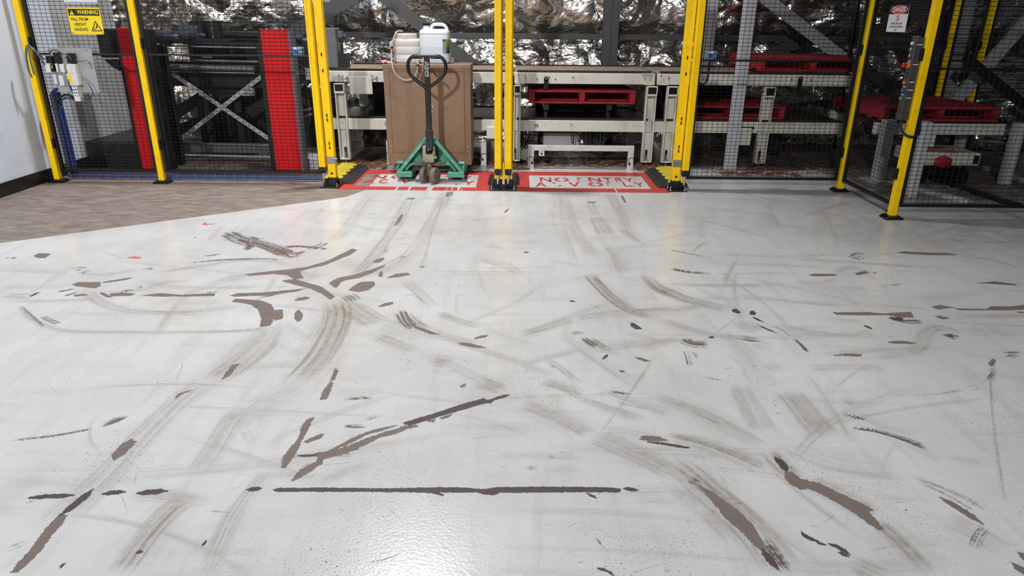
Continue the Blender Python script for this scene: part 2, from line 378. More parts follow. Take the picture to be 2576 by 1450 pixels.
# --- black rubbed paint
for t, pts, ww, am in [
 ('a', [(1610,290),(1720,350),(1830,370),(1920,400),(2040,450),(2090,470),(2170,435)], .10, 1.0), ('a', [(1735,430),(1780,412),(1770,380),(1690,345)], .07, 1.), ('a', [(1750,320),(1840,345),(1870,330)], .05, .8),
 ('a', [(2020,400),(2180,400),(2370,420)], .04, .9), ('a', [(2190,430),(2300,385),(2320,365)], .09, .5), ('a', [(1440,466),(1520,460),(1600,448)], .03, .9), ('a', [(840,728),(920,715),(1000,715)], .04, 1.),
 ('a', [(960,695),(1040,680)], .05, .8), ('a', [(1300,522),(1600,495),(1900,487),(2020,500)], .025, .7), ('a', [(490,570),(560,555),(620,570)], .06, .6), ('a', [(520,590),(600,590),(640,560)], .07, .4),
 ('a', [(1020,575),(1050,560),(1100,575)], .05, .6), ('a', [(1850,770),(2000,735),(2180,700)], .03, .8), ('a', [(1870,972),(1950,965)], .03, .8), ('a', [(290,890),(340,920),(440,960)], .035, .7), ('a', [(140,820),(200,870),(320,980)], .03, .45),
 ('a', [(0,625),(60,635)], .03, .3), ('a', [(20,485),(80,480),(135,488)], .03, .7), ('a', [(350,412),(400,408)], .04, .5), ('a', [(1440,730),(1520,726),(1610,726)], .02, .8), ('a', [(800,745),(860,725)], .03, .7),
 ('b', [(600,850),(640,930),(700,985)], .05, .8), ('b', [(640,860),(700,930),(800,985)], .04, .5), ('b', [(560,870),(620,960),(700,1000)], .03, .5), ('b', [(670,740),(720,770),(760,820)], .04, .5), ('b', [(590,770),(680,740),(720,750)], .04, .6),
 ('b', [(1790,1030),(1860,1015),(1930,1030)], .06, .8), ('b', [(1880,1040),(1940,1090),(2010,1130)], .05, .7), ('b', [(1930,1050),(2030,1110),(2110,1160)], .04, .4), ('b', [(1725,567),(1780,570)], .05, 1.), ('b', [(1760,585),(1790,612)], .03, .5),
 ('b', [(710,555),(745,545),(755,530)], .05, .8), ('b', [(190,740),(240,770),(260,800)], .10, .8), ('b', [(575,390),(650,378)], .05, .6), ('b', [(450,445),(490,425),(460,450)], .03, .7), ('b', [(2200,930),(2260,955)], .04, .5), ('b', [(1650,1245),(1720,1275)], .04, .6), ('b', [(1545,492),(1655,496)], .02, .7),
 ('b', [(545,260),(575,210)], .06, .6), ('b', [(580,490),(630,462)], .05, .5), ('b', [(0,705),(60,735),(100,770)], .03, .6),
 ('c', [(0,420),(150,450),(300,478)], .05, .6), ('c', [(20,552),(150,580),(340,595)], .05, .7), ('c', [(1310,470),(1360,450),(1440,455)], .05, .6), ('c', [(1310,490),(1380,480),(1440,492)], .09, .7), ('c', [(1340,605),(1400,590),(1470,578)], .08, .8), ('c', [(1470,600),(1510,575)], .03, .4),
 ('c', [(510,1047),(600,1062),(695,1066)], .05, 1.), ('c', [(1905,885),(1960,905),(2050,915)], .07, .7), ('c', [(1980,1045),(2050,1045),(2110,1060)], .09, .8), ('c', [(2005,1090),(2040,1085)], .05, .8), ('c', [(1905,1005),(1960,995),(2005,1000)], .03, .8), ('c', [(1820,1140),(1850,1120),(1890,1125)], .10, .5),
 ('c', [(1500,690),(1600,670),(1740,675)], .05, .5), ('c', [(1510,770),(1550,740)], .05, .4), ('c', [(130,1130),(155,1180),(180,1270)], .035, .9), ('c', [(190,1140),(235,1215)], .02, .6), ('c', [(100,1050),(190,1095),(330,1100)], .09, .6), ('c', [(2400,1165),(2480,1158),(2559,1160)], .03, .8), ('c', [(2420,1200),(2480,1180),(2559,1180)], .04, .5),
 ('c', [(900,1050),(960,1100),(1020,1165)], .03, .8), ('c', [(720,950),(830,1000),(900,1060)], .025, .6), ('c', [(2540,640),(2480,690)], .03, .3), ('c', [(1565,1043),(1640,1047)], .03, .7), ('c', [(1575,900),(1700,935),(1850,935)], .07, .6), ('c', [(800,1140),(850,1175)], .05, .5),
 ('d', [(700,385),(800,345),(930,290)], .05, .8), ('d', [(290,460),(400,432)], .04, .6), ('d', [(50,485),(400,445),(700,390)], .02, .6), ('d', [(1250,200),(1290,150),(1420,110)], .02, .6), ('d', [(170,940),(210,920),(270,902)], .03, .9), ('d', [(280,1035),(350,1012)], .04, .7), ('d', [(375,1018),(405,998)], .012, .9),
 ('d', [(1610,835),(1700,822),(1760,818)], .02, .7), ('d', [(2220,383),(2330,378)], .02, .6), ('d', [(2430,382),(2559,370)], .03, .7), ('d', [(2130,700),(2250,620)], .03, .5), ('d', [(2290,180),(2330,185)], .03, .7), ('d', [(1990,20),(2080,0)], .04, .4), ('d', [(1010,890),(1080,905)], .02, .4), ('d', [(0,830),(50,850)], .02, .4), ('d', [(0,1285),(230,1190)], .05, .5), ('d', [(0,1400),(100,1320)], .05, .3),
 ('e', [(1465,680),(1520,680),(1585,672)], .03, .9), ('e', [(1620,592),(1720,592)], .018, .9), ('e', [(1275,663),(1370,678)], .018, .8), ('e', [(155,190),(230,180),(420,168)], .03, .6), ('e', [(170,378),(260,378),(370,380)], .03, .8), ('e', [(290,345),(380,320),(460,290)], .03, .7), ('e', [(2050,130),(2140,140),(2260,158)], .05, .7),
 ('e', [(2090,180),(2230,230),(2440,258)], .015, .7), ('e', [(1310,1055),(1370,1048)], .015, .8), ('e', [(30,585),(150,580),(290,595)], .025, .6), ('e', [(300,1370),(480,1330),(640,1275)], .006, 1.0), ('e', [(1160,700),(1250,745)], .012, .5), ('e', [(1940,1150),(2000,1200),(2050,1270)], .012, .6), ('e', [(1830,1080),(1870,1130),(1915,1145)], .01, .5),
 ('g', [(1240,290),(1400,325),(1470,345)], .03, .9), ('g', [(1300,380),(1500,410),(1700,470),(1900,550)], .035, .7), ('g', [(1230,265),(1310,280)], .03, .6), ('g', [(1200,345),(1240,380)], .03, .5), ('g', [(1410,430),(1460,470)], .03, .6), ('g', [(2130,112),(2200,100),(2265,88)], .028, 1.), ('g', [(1550,155),(1900,152),(2150,115)], .014, .5),
 ('g', [(2290,55),(2330,10),(2340,-20)], .03, .7), ('g', [(1720,730),(1950,810),(2150,900),(2330,1000)], .03, .6), ('g', [(1750,760),(2000,870),(2250,1020)], .03, .4), ('g', [(2190,1270),(2230,1170),(2300,1080)], .03, .8), ('g', [(1950,1100),(2010,1115)], .02, .7), ('g', [(1780,970),(1840,985)], .02, .6), ('g', [(1820,1000),(1900,1020)], .018, .6), ('g', [(740,280),(780,288),(860,280)], .02, .6), ('g', [(240,20),(340,40),(450,60)], .02, .6),
 ('g', [(130,255),(300,325),(420,380)], .02, .5), ('g', [(780,570),(850,690),(900,730)], .05, .9), ('g', [(150,740),(250,810)], .06, .8), ('g', [(640,1160),(760,1330),(860,1450)], .07, .7), ('g', [(1500,1060),(1580,1130)], .05, .8), ('g', [(2320,0),(2340,300),(2370,600),(2420,900),(2450,1000)], .02, .35), ('g', [(1820,1380),(1900,1390)], .05, .6), ('g', [(2480,1340),(2559,1380)], .04, .8), ('g', [(1350,1380),(1500,1440)], .05, .5),
]: stroke(t, pts, ww*1.2, min(1.2, am*1.3), smear, .97, .10, 1.3)
for P_, w2 in (([(1620,300),(1740,365),(1880,385),(1990,425),(2080,465)], .17), ([(1700,350),(1830,372),(1950,410),(2110,455)], .09), ([(1740,425),(1800,395),(1850,380)], .08), ([(1780,330),(1850,350)], .08), ([(2060,455),(2130,445),(2190,425)], .08)):
    stroke('a', P_, w2, 1.0, smear, .97, .10, 1.0)
# --- tyre tracks and grey rubbed bands
for t, pts, ww, am in [
 ('a', [(2380,770),(2420,870),(2390,1000),(2280,1190),(2080,1400)], .15, .8), ('d', [(2150,60),(1950,180),(1800,260),(1600,420)], .15, .35), ('a', [(1945,960),(1850,1100),(1650,1270),(1480,1380)], .17, .6),
 ('d', [(1480,30),(1280,200),(1050,420),(800,690),(560,920),(330,1110)], .15, .5), ('d', [(1760,250),(1650,350),(1520,560),(1400,720)], .10, .55), ('d', [(1400,880),(1250,960),(1090,1120),(930,1330),(840,1450)], .11, .85), ('d', [(1900,700),(1700,960),(1600,1150),(1500,1380)], .06, .5), ('d', [(1580,1290),(1500,1400),(1440,1450)], .05, .6),
 ('a', [(0,755),(120,752),(260,765)], .09, .8), ('a', [(0,790),(300,790),(700,780)], .06, .45), ('a', [(0,560),(250,575),(500,590)], .08, .45), ('a', [(0,690),(250,690),(520,680)], .08, .35), ('a', [(560,600),(780,600),(1000,560)], .06, .45), ('a', [(1080,590),(1400,545),(1700,500),(1950,505),(2080,545)], .05, .55),
 ('a', [(600,700),(700,790),(900,855),(1200,875),(1500,875)], .06, .6), ('a', [(120,820),(250,930),(450,1000),(700,1012),(1200,1015),(1700,1005),(2040,975)], .035, .6), ('a', [(700,720),(1000,710),(1150,660),(1400,640)], .05, .45), ('a', [(1000,640),(1250,690),(1600,695),(1900,680)], .06, .45), ('a', [(800,870),(1300,870),(1800,820)], .05, .35), ('a', [(2040,930),(2080,1000),(2260,1090)], .08, .3),
 ('a', [(1000,800),(1400,800),(1600,790)], .05, .3), ('a', [(2250,880),(2360,930)], .05, .2), ('a', [(1700,1280),(1900,1250),(2180,1250)], .06, .35), ('a', [(2050,1200),(2200,1130),(2260,1100)], .10, .25), ('a', [(2080,550),(2140,600),(2250,640)], .14, .5),
 ('b', [(660,40),(610,150),(540,270),(470,370),(390,480),(260,620)], .11, .65), ('b', [(930,0),(850,150),(760,330),(640,470),(470,560)], .13, .55), ('b', [(400,0),(300,130),(200,280),(60,370)], .12, .35), ('b', [(900,60),(840,200),(770,450),(720,560)], .02, .5), ('b', [(130,770),(300,880),(440,960)], .16, .75), ('b', [(440,960),(600,1010),(760,1060)], .12, .4),
 ('b', [(120,820),(110,900),(60,1000),(0,1080)], .13, .6), ('b', [(400,1040),(560,1100),(700,1150)], .08, .7), ('b', [(700,1150),(900,1220),(1100,1320),(1330,1420)], .06, .4), ('b', [(780,1235),(870,1230),(960,1250)], .12, .7), ('b', [(1120,1360),(1220,1390),(1330,1430)], .10, .75), ('b', [(860,870),(950,910),(1160,980)], .09, .65), ('b', [(1160,980),(1400,1070),(1550,1100)], .07, .3),
 ('b', [(560,830),(620,930),(760,1000),(900,1045),(1200,1110)], .10, .5), ('b', [(880,1060),(1200,1150),(1500,1250),(1700,1330)], .05, .45), ('b', [(620,640),(700,710),(830,830)], .07, .45), ('b', [(1450,1035),(1640,975),(1830,915)], .07, .6), ('b', [(1830,920),(2040,890),(2230,870)], .10, .5), ('b', [(2230,870),(2400,855),(2559,850)], .09, .6), ('b', [(1420,1250),(1700,1180),(1900,1130)], .05, .4), ('b', [(1900,1150),(2200,1110),(2559,1060)], .07, .5),
 ('b', [(1750,10),(1800,180),(1870,330),(1950,440),(2050,480)], .10, .45), ('b', [(1930,590),(1990,660),(2090,760),(2220,850),(2350,890),(2470,905)], .11, .95), ('b', [(1690,10),(1720,200),(1780,400),(1850,520)], .08, .35), ('b', [(1940,80),(1960,130),(2000,180)], .10, .45), ('b', [(1985,180),(2020,250),(2060,320)], .12, .95), ('b', [(2060,390),(2120,450),(2170,560),(2200,600)], .10, .7), ('b', [(2200,600),(2300,680),(2400,800)], .09, .35),
 ('b', [(2080,10),(2150,130),(2220,280),(2300,350)], .10, .5), ('b', [(2160,270),(2240,330),(2310,375)], .07, .6), ('b', [(2330,600),(2420,690),(2559,760)], .11, .9), ('c', [(-100,680),(0,715),(120,770),(300,815),(480,860)], .11, .9), ('b', [(1130,480),(1240,510),(1370,550),(1450,600)], .07, .5), ('b', [(1200,380),(1280,405),(1340,410)], .06, .35), ('b', [(740,575),(1100,578),(1720,585)], .02, .45), ('b', [(1150,558),(1450,550),(1740,545)], .012, .6), ('b', [(970,213),(1150,207),(1400,188)], .014, .8), ('b', [(1000,238),(1060,236)], .012, .7),
 ('b', [(1640,500),(1760,515),(1900,540)], .05, .45), ('b', [(1870,1070),(2000,1130),(2200,1190)], .05, .35), ('b', [(2190,1010),(2400,1070),(2500,1110)], .06, .4), ('b', [(2030,850),(2090,830)], .12, .4), ('b', [(250,605),(420,580),(500,530)], .14, .45), ('b', [(150,490),(260,530),(330,560)], .2, .3), ('b', [(1500,1240),(1560,1220)], .08, .3), ('b', [(1590,1360),(1750,1400),(1900,1450)], .08, .6),
 ('c', [(-80,915),(0,940),(200,1000),(400,1040),(700,1060)], .08, .55), ('c', [(480,930),(580,970),(700,1010)], .14, .5), ('c', [(240,700),(330,750),(420,770)], .06, .45), ('c', [(420,745),(700,770),(1000,800),(1300,820)], .06, .45), ('c', [(780,960),(1000,1010),(1300,1040),(1500,1010)], .07, .5), ('c', [(1400,1030),(1490,1010)], .06, .4), ('c', [(900,660),(1100,660),(1250,630)], .06, .4), ('c', [(1220,590),(1300,550),(1400,550)], .06, .5),
 ('c', [(300,450),(800,470),(1300,455)], .05, .35), ('c', [(350,530),(800,530),(1200,560)], .06, .3), ('c', [(340,598),(700,590),(950,590)], .03, .5), ('c', [(1500,450),(1640,450)], .04, .4), ('c', [(2090,460),(2350,500),(2550,560)], .04, .4), ('c', [(800,700),(1100,690),(1500,700)], .06, .25), ('c', [(1430,798),(1600,825),(1880,850)], .014, .8), ('c', [(1290,800),(1420,815)], .05, .4), ('c', [(1100,900),(1300,930),(1400,960)], .02, .6),
 ('c', [(1700,1170),(1820,1120),(1850,1040),(1920,985),(2020,990),(2080,1040)], .09, .55), ('c', [(1500,1200),(1700,1170),(1850,1160)], .05, .4), ('c', [(2060,1160),(2300,1190),(2420,1180)], .03, .4), ('c', [(1000,1270),(1300,1260),(1600,1275)], .08, .4), ('c', [(700,1220),(830,1300)], .10, .5), ('c', [(600,1080),(750,1130)], .1, .4), ('c', [(1210,1410),(1310,1330),(1440,1240)], .014, .5), ('c', [(1800,780),(2050,760),(2300,740)], .1, .2), ('c', [(2100,1020),(2559,1010)], .1, .25), ('c', [(2070,880),(2300,900),(2559,890)], .07, .3), ('c', [(400,1000),(560,1150),(700,1330),(760,1420)], .1, .3), ('c', [(200,850),(330,980),(420,1000)], .06, .3),
 ('c', [(2330,1250),(2330,1330),(2290,1370)], .03, .6), ('c', [(0,860),(150,845),(260,820)], .08, .6), ('c', [(-200,1140),(0,1080),(100,1050)], .06, .4),
 ('e', [(1450,215),(1600,265),(1800,355),(1960,440)], .09, .9), ('e', [(1960,440),(2150,520),(2350,610),(2559,720)], .10, .75), ('e', [(1590,60),(1760,110),(1900,185)], .06, .75), ('e', [(1850,170),(2050,240),(2330,330)], .06, .6), ('e', [(1150,80),(1240,100),(1350,140)], .08, .65), ('e', [(2000,410),(2200,420),(2380,460),(2559,560)], .07, .5), ('e', [(0,790),(200,700),(400,655)], .05, .45), ('e', [(1250,580),(1600,590),(1900,600)], .04, .3), ('e', [(1600,690),(1900,680)], .04, .3), ('e', [(2250,880),(2559,900)], .06, .35), ('e', [(100,120),(330,150),(480,90)], .06, .3), ('e', [(2040,110),(2300,220),(2559,290)], .08, .4),
 ('g', [(-100,150),(0,190),(250,290),(500,420),(720,540)], .10, .75), ('g', [(720,540),(850,680),(980,760)], .08, .85), ('g', [(980,760),(1250,880),(1500,1030)], .12, .5), ('g', [(1480,1040),(1650,1190),(1830,1380),(1900,1450)], .08, .75), ('g', [(0,440),(250,500),(500,590),(740,700)], .09, .8), ('g', [(0,600),(130,690),(300,840),(500,1010),(680,1190),(850,1420)], .15, .8), ('g', [(240,960),(350,1060),(480,1200)], .06, .5), ('g', [(520,80),(600,250),(700,420)], .10, .45), ('g', [(860,120),(960,230),(1080,380),(1180,460)], .12, .55), ('g', [(1240,180),(1320,210),(1370,260)], .06, .5), ('g', [(1250,210),(1500,350),(1800,440)], .05, .3),
 ('g', [(820,470),(1100,600),(1400,660),(1700,700)], .14, .3), ('g', [(1500,1120),(1780,1300),(1850,1400)], .05, .4), ('g', [(1980,1020),(2200,1130),(2450,1280)], .12, .4), ('g', [(1650,480),(2000,640)], .05, .3), ('g', [(1970,595),(2150,620),(2300,650)], .04, .45), ('g', [(2400,200),(2470,280)], .02, .3), ('g', [(1280,1330),(1500,1430),(1650,1480)], .08, .5), ('g', [(0,870),(200,900),(330,960)], .08, .4), ('g', [(1000,0),(1150,200),(1280,420),(1330,500)], .03, .3),
]:
    stroke(t, pts, ww*1.0, am*.82, scuff, .72, .14, 2.6); stroke(t, pts, ww*2.0, am*.30, scuff, .9, .25, 1.2)
# --- scattered fine scratches and faint rubbed bands all over the painted floor
rs = random.Random(31)
def wander(x, y, a, L, bend):
    P = []; n = 4
    for i in range(n): P.append((x, y)); x += L/(n-1)*math.cos(a); y += L/(n-1)*math.sin(a); a += bend/(n-1)
    return P
for i in range(300):
    y = 1.5+5.0*rs.random()**1.3; hw_ = .4+.74*y; x = rs.uniform(-hw_, hw_)
    if x < -4.4 or x > 4.4: continue
    a = rs.gauss(.05, .25) if rs.random() < .55 else rs.uniform(0, math.pi); L = rs.uniform(.03, .16)*(2.5 if rs.random() < .10 else 1)
    stroke(None, wander(x, y, a, L, rs.gauss(0, .3)), rs.uniform(.005, .010)*(.6+.18*y), rs.uniform(.2, .6), smear, .6, .06, 1.5)
for i in range(110):
    y = 1.5+4.6*rs.random(); hw_ = .4+.74*y; x = rs.uniform(-hw_, hw_)
    a = rs.gauss(.05, .2) if rs.random() < .5 else rs.uniform(-1.3, 1.3)+math.pi/2; L = rs.uniform(.3, 1.3)
    stroke(None, wander(x, y, a, L, rs.gauss(0, .28)), rs.uniform(.02, .10), rs.uniform(.22, .5), scuff, .95, .3, 1.3)
for t, pts in [('a', [(905,478),(960,470),(1010,475),(1000,487),(940,485)]), ('a', [(1440,243),(1470,225),(1480,240),(1560,232),(1540,238),(1470,247)])]: patch(t, pts, red)
# --- dirt: under the conveyors and along the dusty right side
dirt = np.clip((fy-7.35)/.5, 0, 1)*.9
dirt = np.maximum(dirt, .75*np.clip((fx-1.2)/2.2, 0, 1)*np.clip((fy-4.55+.12*(fx-1.2)*0)/.5, 0, 1))
dirt = np.maximum(dirt, np.clip((fx-3.3)/.4, 0, 1)*np.clip((fy-5.5)/.4, 0, 1))
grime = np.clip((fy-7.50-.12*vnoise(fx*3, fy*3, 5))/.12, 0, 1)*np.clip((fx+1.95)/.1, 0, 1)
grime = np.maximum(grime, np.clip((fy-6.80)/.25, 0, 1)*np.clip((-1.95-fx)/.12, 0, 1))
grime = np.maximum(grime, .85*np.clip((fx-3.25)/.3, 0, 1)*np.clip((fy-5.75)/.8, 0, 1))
def make_floor():
    n, m = FS; me = bpy.data.meshes.new('floor')
    co = np.stack([fx, fy, np.zeros_like(fx)], 1).astype(np.float32)
    idx = np.arange(n*m).reshape(n, m)
    q = np.stack([idx[:-1, :-1], idx[:-1, 1:], idx[1:, 1:], idx[1:, :-1]], -1).reshape(-1, 4)
    me.vertices.add(n*m); me.vertices.foreach_set('co', co.ravel())
    me.loops.add(q.size); me.loops.foreach_set('vertex_index', q.ravel().astype(np.int32))
    me.polygons.add(len(q)); me.polygons.foreach_set('loop_start', np.arange(0, q.size, 4, dtype=np.int32))
    me.update(calc_edges=True)
    for nm, arr in (('bare', bare), ('dark', dark), ('red', red), ('conc', conc_f), ('scuff', scuff), ('smear', smear), ('dirt', dirt), ('grime', grime)):
        a = me.attributes.new(nm, 'FLOAT', 'POINT'); a.data.foreach_set('value', arr.astype(np.float32))
    o = bpy.data.objects.new('floor', me); COL.objects.link(o); o['kind'] = 'structure'
    return o
FLOOR = make_floor()

class G:   # tiny node-graph helper
    def __init__(s, m): s.N = m.node_tree.nodes; s.L = m.node_tree.links; s.tc = s.N.new('ShaderNodeTexCoord')
    def _in(s, n, i, v):
        if v is None: return
        if hasattr(v, 'links') or hasattr(v, 'is_linked'): s.L.new(v, n.inputs[i])
        else: n.inputs[i].default_value = v
    def math(s, op, a, b=None, c=None, clamp=False):
        n = s.N.new('ShaderNodeMath'); n.operation = op; n.use_clamp = clamp
        for i, v in enumerate((a, b, c)): s._in(n, i, v)
        return n.outputs[0]
    def attr(s, nm):
        n = s.N.new('ShaderNodeAttribute'); n.attribute_name = nm; return n.outputs['Fac']
    def noise(s, sc, det=4, rough=.5, stretch=None, rz=0, off=0):
        v = s.tc.outputs['Object']
        if stretch or rz or off:
            mp = s.N.new('ShaderNodeMapping'); s.L.new(v, mp.inputs[0])
            if stretch: mp.inputs['Scale'].default_value = stretch
            mp.inputs['Rotation'].default_value = (0, 0, rz); mp.inputs['Location'].default_value = (off, off*.7, 0)
            v = mp.outputs[0]
        n = s.N.new('ShaderNodeTexNoise'); s.L.new(v, n.inputs['Vector'])
        n.inputs['Scale'].default_value = sc; n.inputs['Detail'].default_value = det; n.inputs['Roughness'].default_value = rough
        return n.outputs['Fac']
    def step(s, v, a, b, lo=0., hi=1.):
        n = s.N.new('ShaderNodeMapRange'); n.interpolation_type = 'SMOOTHSTEP'
        for i, x in enumerate((v, a, b, lo, hi)): s._in(n, i, x)
        return n.outputs[0]
    def mix(s, f, a, b):
        n = s.N.new('ShaderNodeMix'); n.data_type = 'RGBA'; s._in(n, 0, f)
        for i, v in ((6, a), (7, b)): s._in(n, i, (*v, 1) if isinstance(v, tuple) and len(v) == 3 else v)
        return n.outputs[2]
    def bump(s, h, strength, dist, prev=None):
        n = s.N.new('ShaderNodeBump'); n.inputs['Strength'].default_value = strength; n.inputs['Distance'].default_value = dist
        s.L.new(h, n.inputs['Height'])
        if prev: s.L.new(prev, n.inputs['Normal'])
        return n.outputs[0]
fm = bpy.data.materials.new('scuffed_painted_concrete'); fm.use_nodes = True; g = G(fm); B = fm.node_tree.nodes['Principled BSDF']
e1 = g.math('SUBTRACT', g.noise(70, 8, .75), .5); e2 = g.math('SUBTRACT', g.noise(12, 4), .5)
edge = g.math('ADD', g.math('MULTIPLY', e1, .034), g.math('MULTIPLY', e2, .012))
def mask(nm, k=1.0, b=.003): return g.step(g.math('ADD', g.math('ADD', g.attr(nm), b), g.math('MULTIPLY', edge, k)), -.0012, .0012)
mb, md, mred = mask('bare'), mask('dark', .7), mask('red')
mconc = g.step(g.math('ADD', g.attr('conc'), g.math('MULTIPLY', edge, .25)), -.003, .003)
big = g.noise(1.1, 5, .6); mid = g.noise(7, 6, .6)
paint = g.mix(g.step(big, .35, .68), lin('#cbcccd'), lin('#dadbdc'))
# long faint scratches in two directions
sc1 = g.step(g.noise(1, 5, .75, (3, 110, 1), .06), .60, .70); sc2 = g.step(g.noise(1, 5, .75, (95, 4, 1), .55, 3), .64, .74)
patchy = g.step(g.noise(2.3, 4, .6, off=5), .42, .66)
paint = g.mix(g.math('MULTIPLY', g.math('MULTIPLY', sc1, patchy), .42), paint, lin('#8f8a85'))
paint = g.mix(g.math('MULTIPLY', g.math('MULTIPLY', sc2, patchy), .28), paint, lin('#99948f'))
br1 = g.step(g.noise(1, 6, .62, (1.3, 13, 1), .08, 2), .46, .74); br2 = g.step(g.noise(1, 6, .62, (11, 1.4, 1), .5, 6), .48, .76)
paint = g.mix(g.math('MULTIPLY', g.math('MULTIPLY', br1, patchy), .36), paint, lin('#a19b94')); paint = g.mix(g.math('MULTIPLY', br2, .26), paint, lin('#a39e98'))
# rubbed tyre bands
sc = g.math('MULTIPLY', g.attr('scuff'), g.step(g.noise(30, 6, .7), .25, .62, .45, 1.0))
paint = g.mix(g.math('MULTIPLY', sc, .95, clamp=True), paint, g.mix(g.noise(3, 3), lin('#837a72'), lin('#8f8474')))
# dirt haze with pepper specks
dt = g.attr('dirt')
paint = g.mix(g.math('MULTIPLY', dt, g.step(mid, .3, .65, .22, .58)), paint, lin('#6e665d'))
pep = g.step(g.noise(150, 2, .5), .645, .68); pep2 = g.step(g.noise(34, 4, .65, (1, 2.6, 1), .25), .665, .685); pep3 = g.step(g.noise(30, 4, .65, (2.8, 1, 1), .9, 4), .675, .695)
dens = g.math('MULTIPLY_ADD', dt, .7, g.step(g.noise(1.7, 4, .6, off=9), .40, .66, .10, 1.0))
paint = g.mix(g.math('MULTIPLY', pep, dens, clamp=True), paint, lin('#6a635d'))
paint = g.mix(g.math('MULTIPLY', pep2, dens, clamp=True), paint, lin('#4a433e'))
paint = g.mix(g.math('MULTIPLY', pep3, dens, clamp=True), paint, lin('#5a524d'))
sm = g.step(g.math('MULTIPLY', g.attr('smear'), g.step(g.noise(60, 9, .78), .30, .66, .35, 1.25)), .06, .80)
paint = g.mix(g.math('MULTIPLY', sm, .92), paint, g.mix(g.noise(9, 3), lin('#4b4038'), lin('#6b5f56')))
concrete = g.mix(g.step(g.noise(5, 8, .66, (1, 2.4, 1), .4), .3, .7), lin('#6d605a'), lin('#9c8f86'))
concrete = g.mix(g.step(g.noise(2.2, 6, .65), .35, .7, 0, .55), concrete, lin('#7d7973'))
concrete = g.mix(g.math('MULTIPLY', dt, .55), concrete, lin('#4d443d'))
peel = g.mix(g.noise(18, 6, .65), lin('#6b5f59'), lin('#83776f'))
col = g.mix(mconc, paint, concrete)
col = g.mix(mb, col, peel)
col = g.mix(md, col, g.mix(g.noise(25, 5), lin('#43393a'), lin('#5c5150')))
col = g.mix(g.math('MULTIPLY', mred, .8), col, lin('#c9564e'))
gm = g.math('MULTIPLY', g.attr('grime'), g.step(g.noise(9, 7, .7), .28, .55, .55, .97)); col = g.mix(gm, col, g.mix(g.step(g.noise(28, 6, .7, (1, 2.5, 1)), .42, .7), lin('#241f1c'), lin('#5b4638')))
g.L.new(col, B.inputs['Base Color'])
worn = g.math('MAXIMUM', g.math('MAXIMUM', mb, md), mconc)
ro = g.math('ADD', g.step(worn, 0, 1, .22, .60), g.math('MULTIPLY', g.math('ADD', sc, dt), .16)); g.L.new(ro, B.inputs['Roughness'])
hp = g.bump(g.noise(85, 2, .45), .17, .003)
hp = g.bump(worn, .5, -.002, hp); g.L.new(hp, B.inputs['Normal'])
B.inputs['Specular IOR Level'].default_value = .5
FLOOR.data.materials.append(fm)

# red stencilled markings -------------------------------------------------
RPM = bpy.data.materials.new('worn_red_floor_paint'); RPM.use_nodes = True; g2 = G(RPM); B2 = RPM.node_tree.nodes['Principled BSDF']
c0 = g2.mix(g2.noise(2.5, 4), lin('#b8302d'), lin('#cf4640'))
wn = g2.step(g2.noise(26, 7, .7), .60, .66); c0 = g2.mix(g2.math('MULTIPLY', wn, .55), c0, lin('#b9a9a5'))
c0 = g2.mix(g2.step(g2.noise(3.5, 5, .6), .55, .75, 0, .35), c0, lin('#7a2a26'))
g2.L.new(c0, B2.inputs['Base Color']); B2.inputs['Roughness'].default_value = .42
GLY = {'N': [[(0,0),(.2,0),(.2,1),(0,1)], [(.8,0),(1,0),(1,1),(.8,1)], [(.24,1),(.0,1),(.76,0),(1,0)]],
       'I': [[(.1,0),(.32,0),(.32,1),(.1,1)], [(.36,.8),(.9,.8),(.8,1),(.36,1)]],
       'T': [[(0,.8),(1,.8),(1,1),(0,1)], [(.38,0),(.62,0),(.62,.76),(.38,.76)]],
       'R': [[(0,0),(.22,0),(.22,1),(0,1)], [(.27,.82),(.8,.82),(.95,.7),(.95,.55),(.75,.42),(.27,.42),(.27,.56),(.66,.57),(.74,.63),(.66,.7),(.27,.7)], [(.42,.38),(.66,.38),(1,0),(.74,0)], [(.27,.82),(.27,1),(.75,1),(.95,.8),(.95,.7),(.8,.82)]],
       'Y': [[(0,1),(.24,1),(.5,.6),(.5,.4),(.4,.4)], [(.76,1),(1,1),(.62,.4),(.5,.4),(.5,.6)], [(.38,0),(.62,0),(.62,.38),(.38,.38)]],
       'A': [[(0,0),(.22,0),(.52,.72),(.5,1),(.4,1)], [(.78,0),(1,0),(.6,1),(.5,1),(.52,.72)], [(.34,.22),(.66,.22),(.6,.38),(.4,.38)]],
       'V': [[(0,1),(.22,1),(.5,.3),(.5,0),(.42,0)], [(.78,1),(1,1),(.58,0),(.5,0),(.5,.3)]],
       'L': [[(0,.24),(.22,.24),(.22,1),(0,1)], [(0,0),(.95,0),(.95,.2),(0,.2)]],
       '-': [[(0,0),(.7,0),(.7,.2),(0,.2)]], '\'': [[(.1,.3),(.3,.3),(.3,1),(.1,1)], [(.4,.8),(.7,.8),(.6,1),(.4,1)]]}
def arc(c, a0, a1, r0=.30, n=9):
    o = [(c+.5*math.cos(math.radians(a0+(a1-a0)*i/n)), .5+.5*math.sin(math.radians(a0+(a1-a0)*i/n))) for i in range(n+1)]
    i_ = [(c+r0*math.cos(math.radians(a1+(a0-a1)*i/n)), .5+r0*math.sin(math.radians(a1+(a0-a1)*i/n))) for i in range(n+1)]
    return o+i_
GLY['O'] = [arc(.5, 100, 260), arc(.5, -80, 80)]; GLY['C'] = [arc(.5, 60, 172), arc(.5, 188, 320)]; GLY['g'] = [arc(.5, 100, 140), arc(.5, 290, 330)]
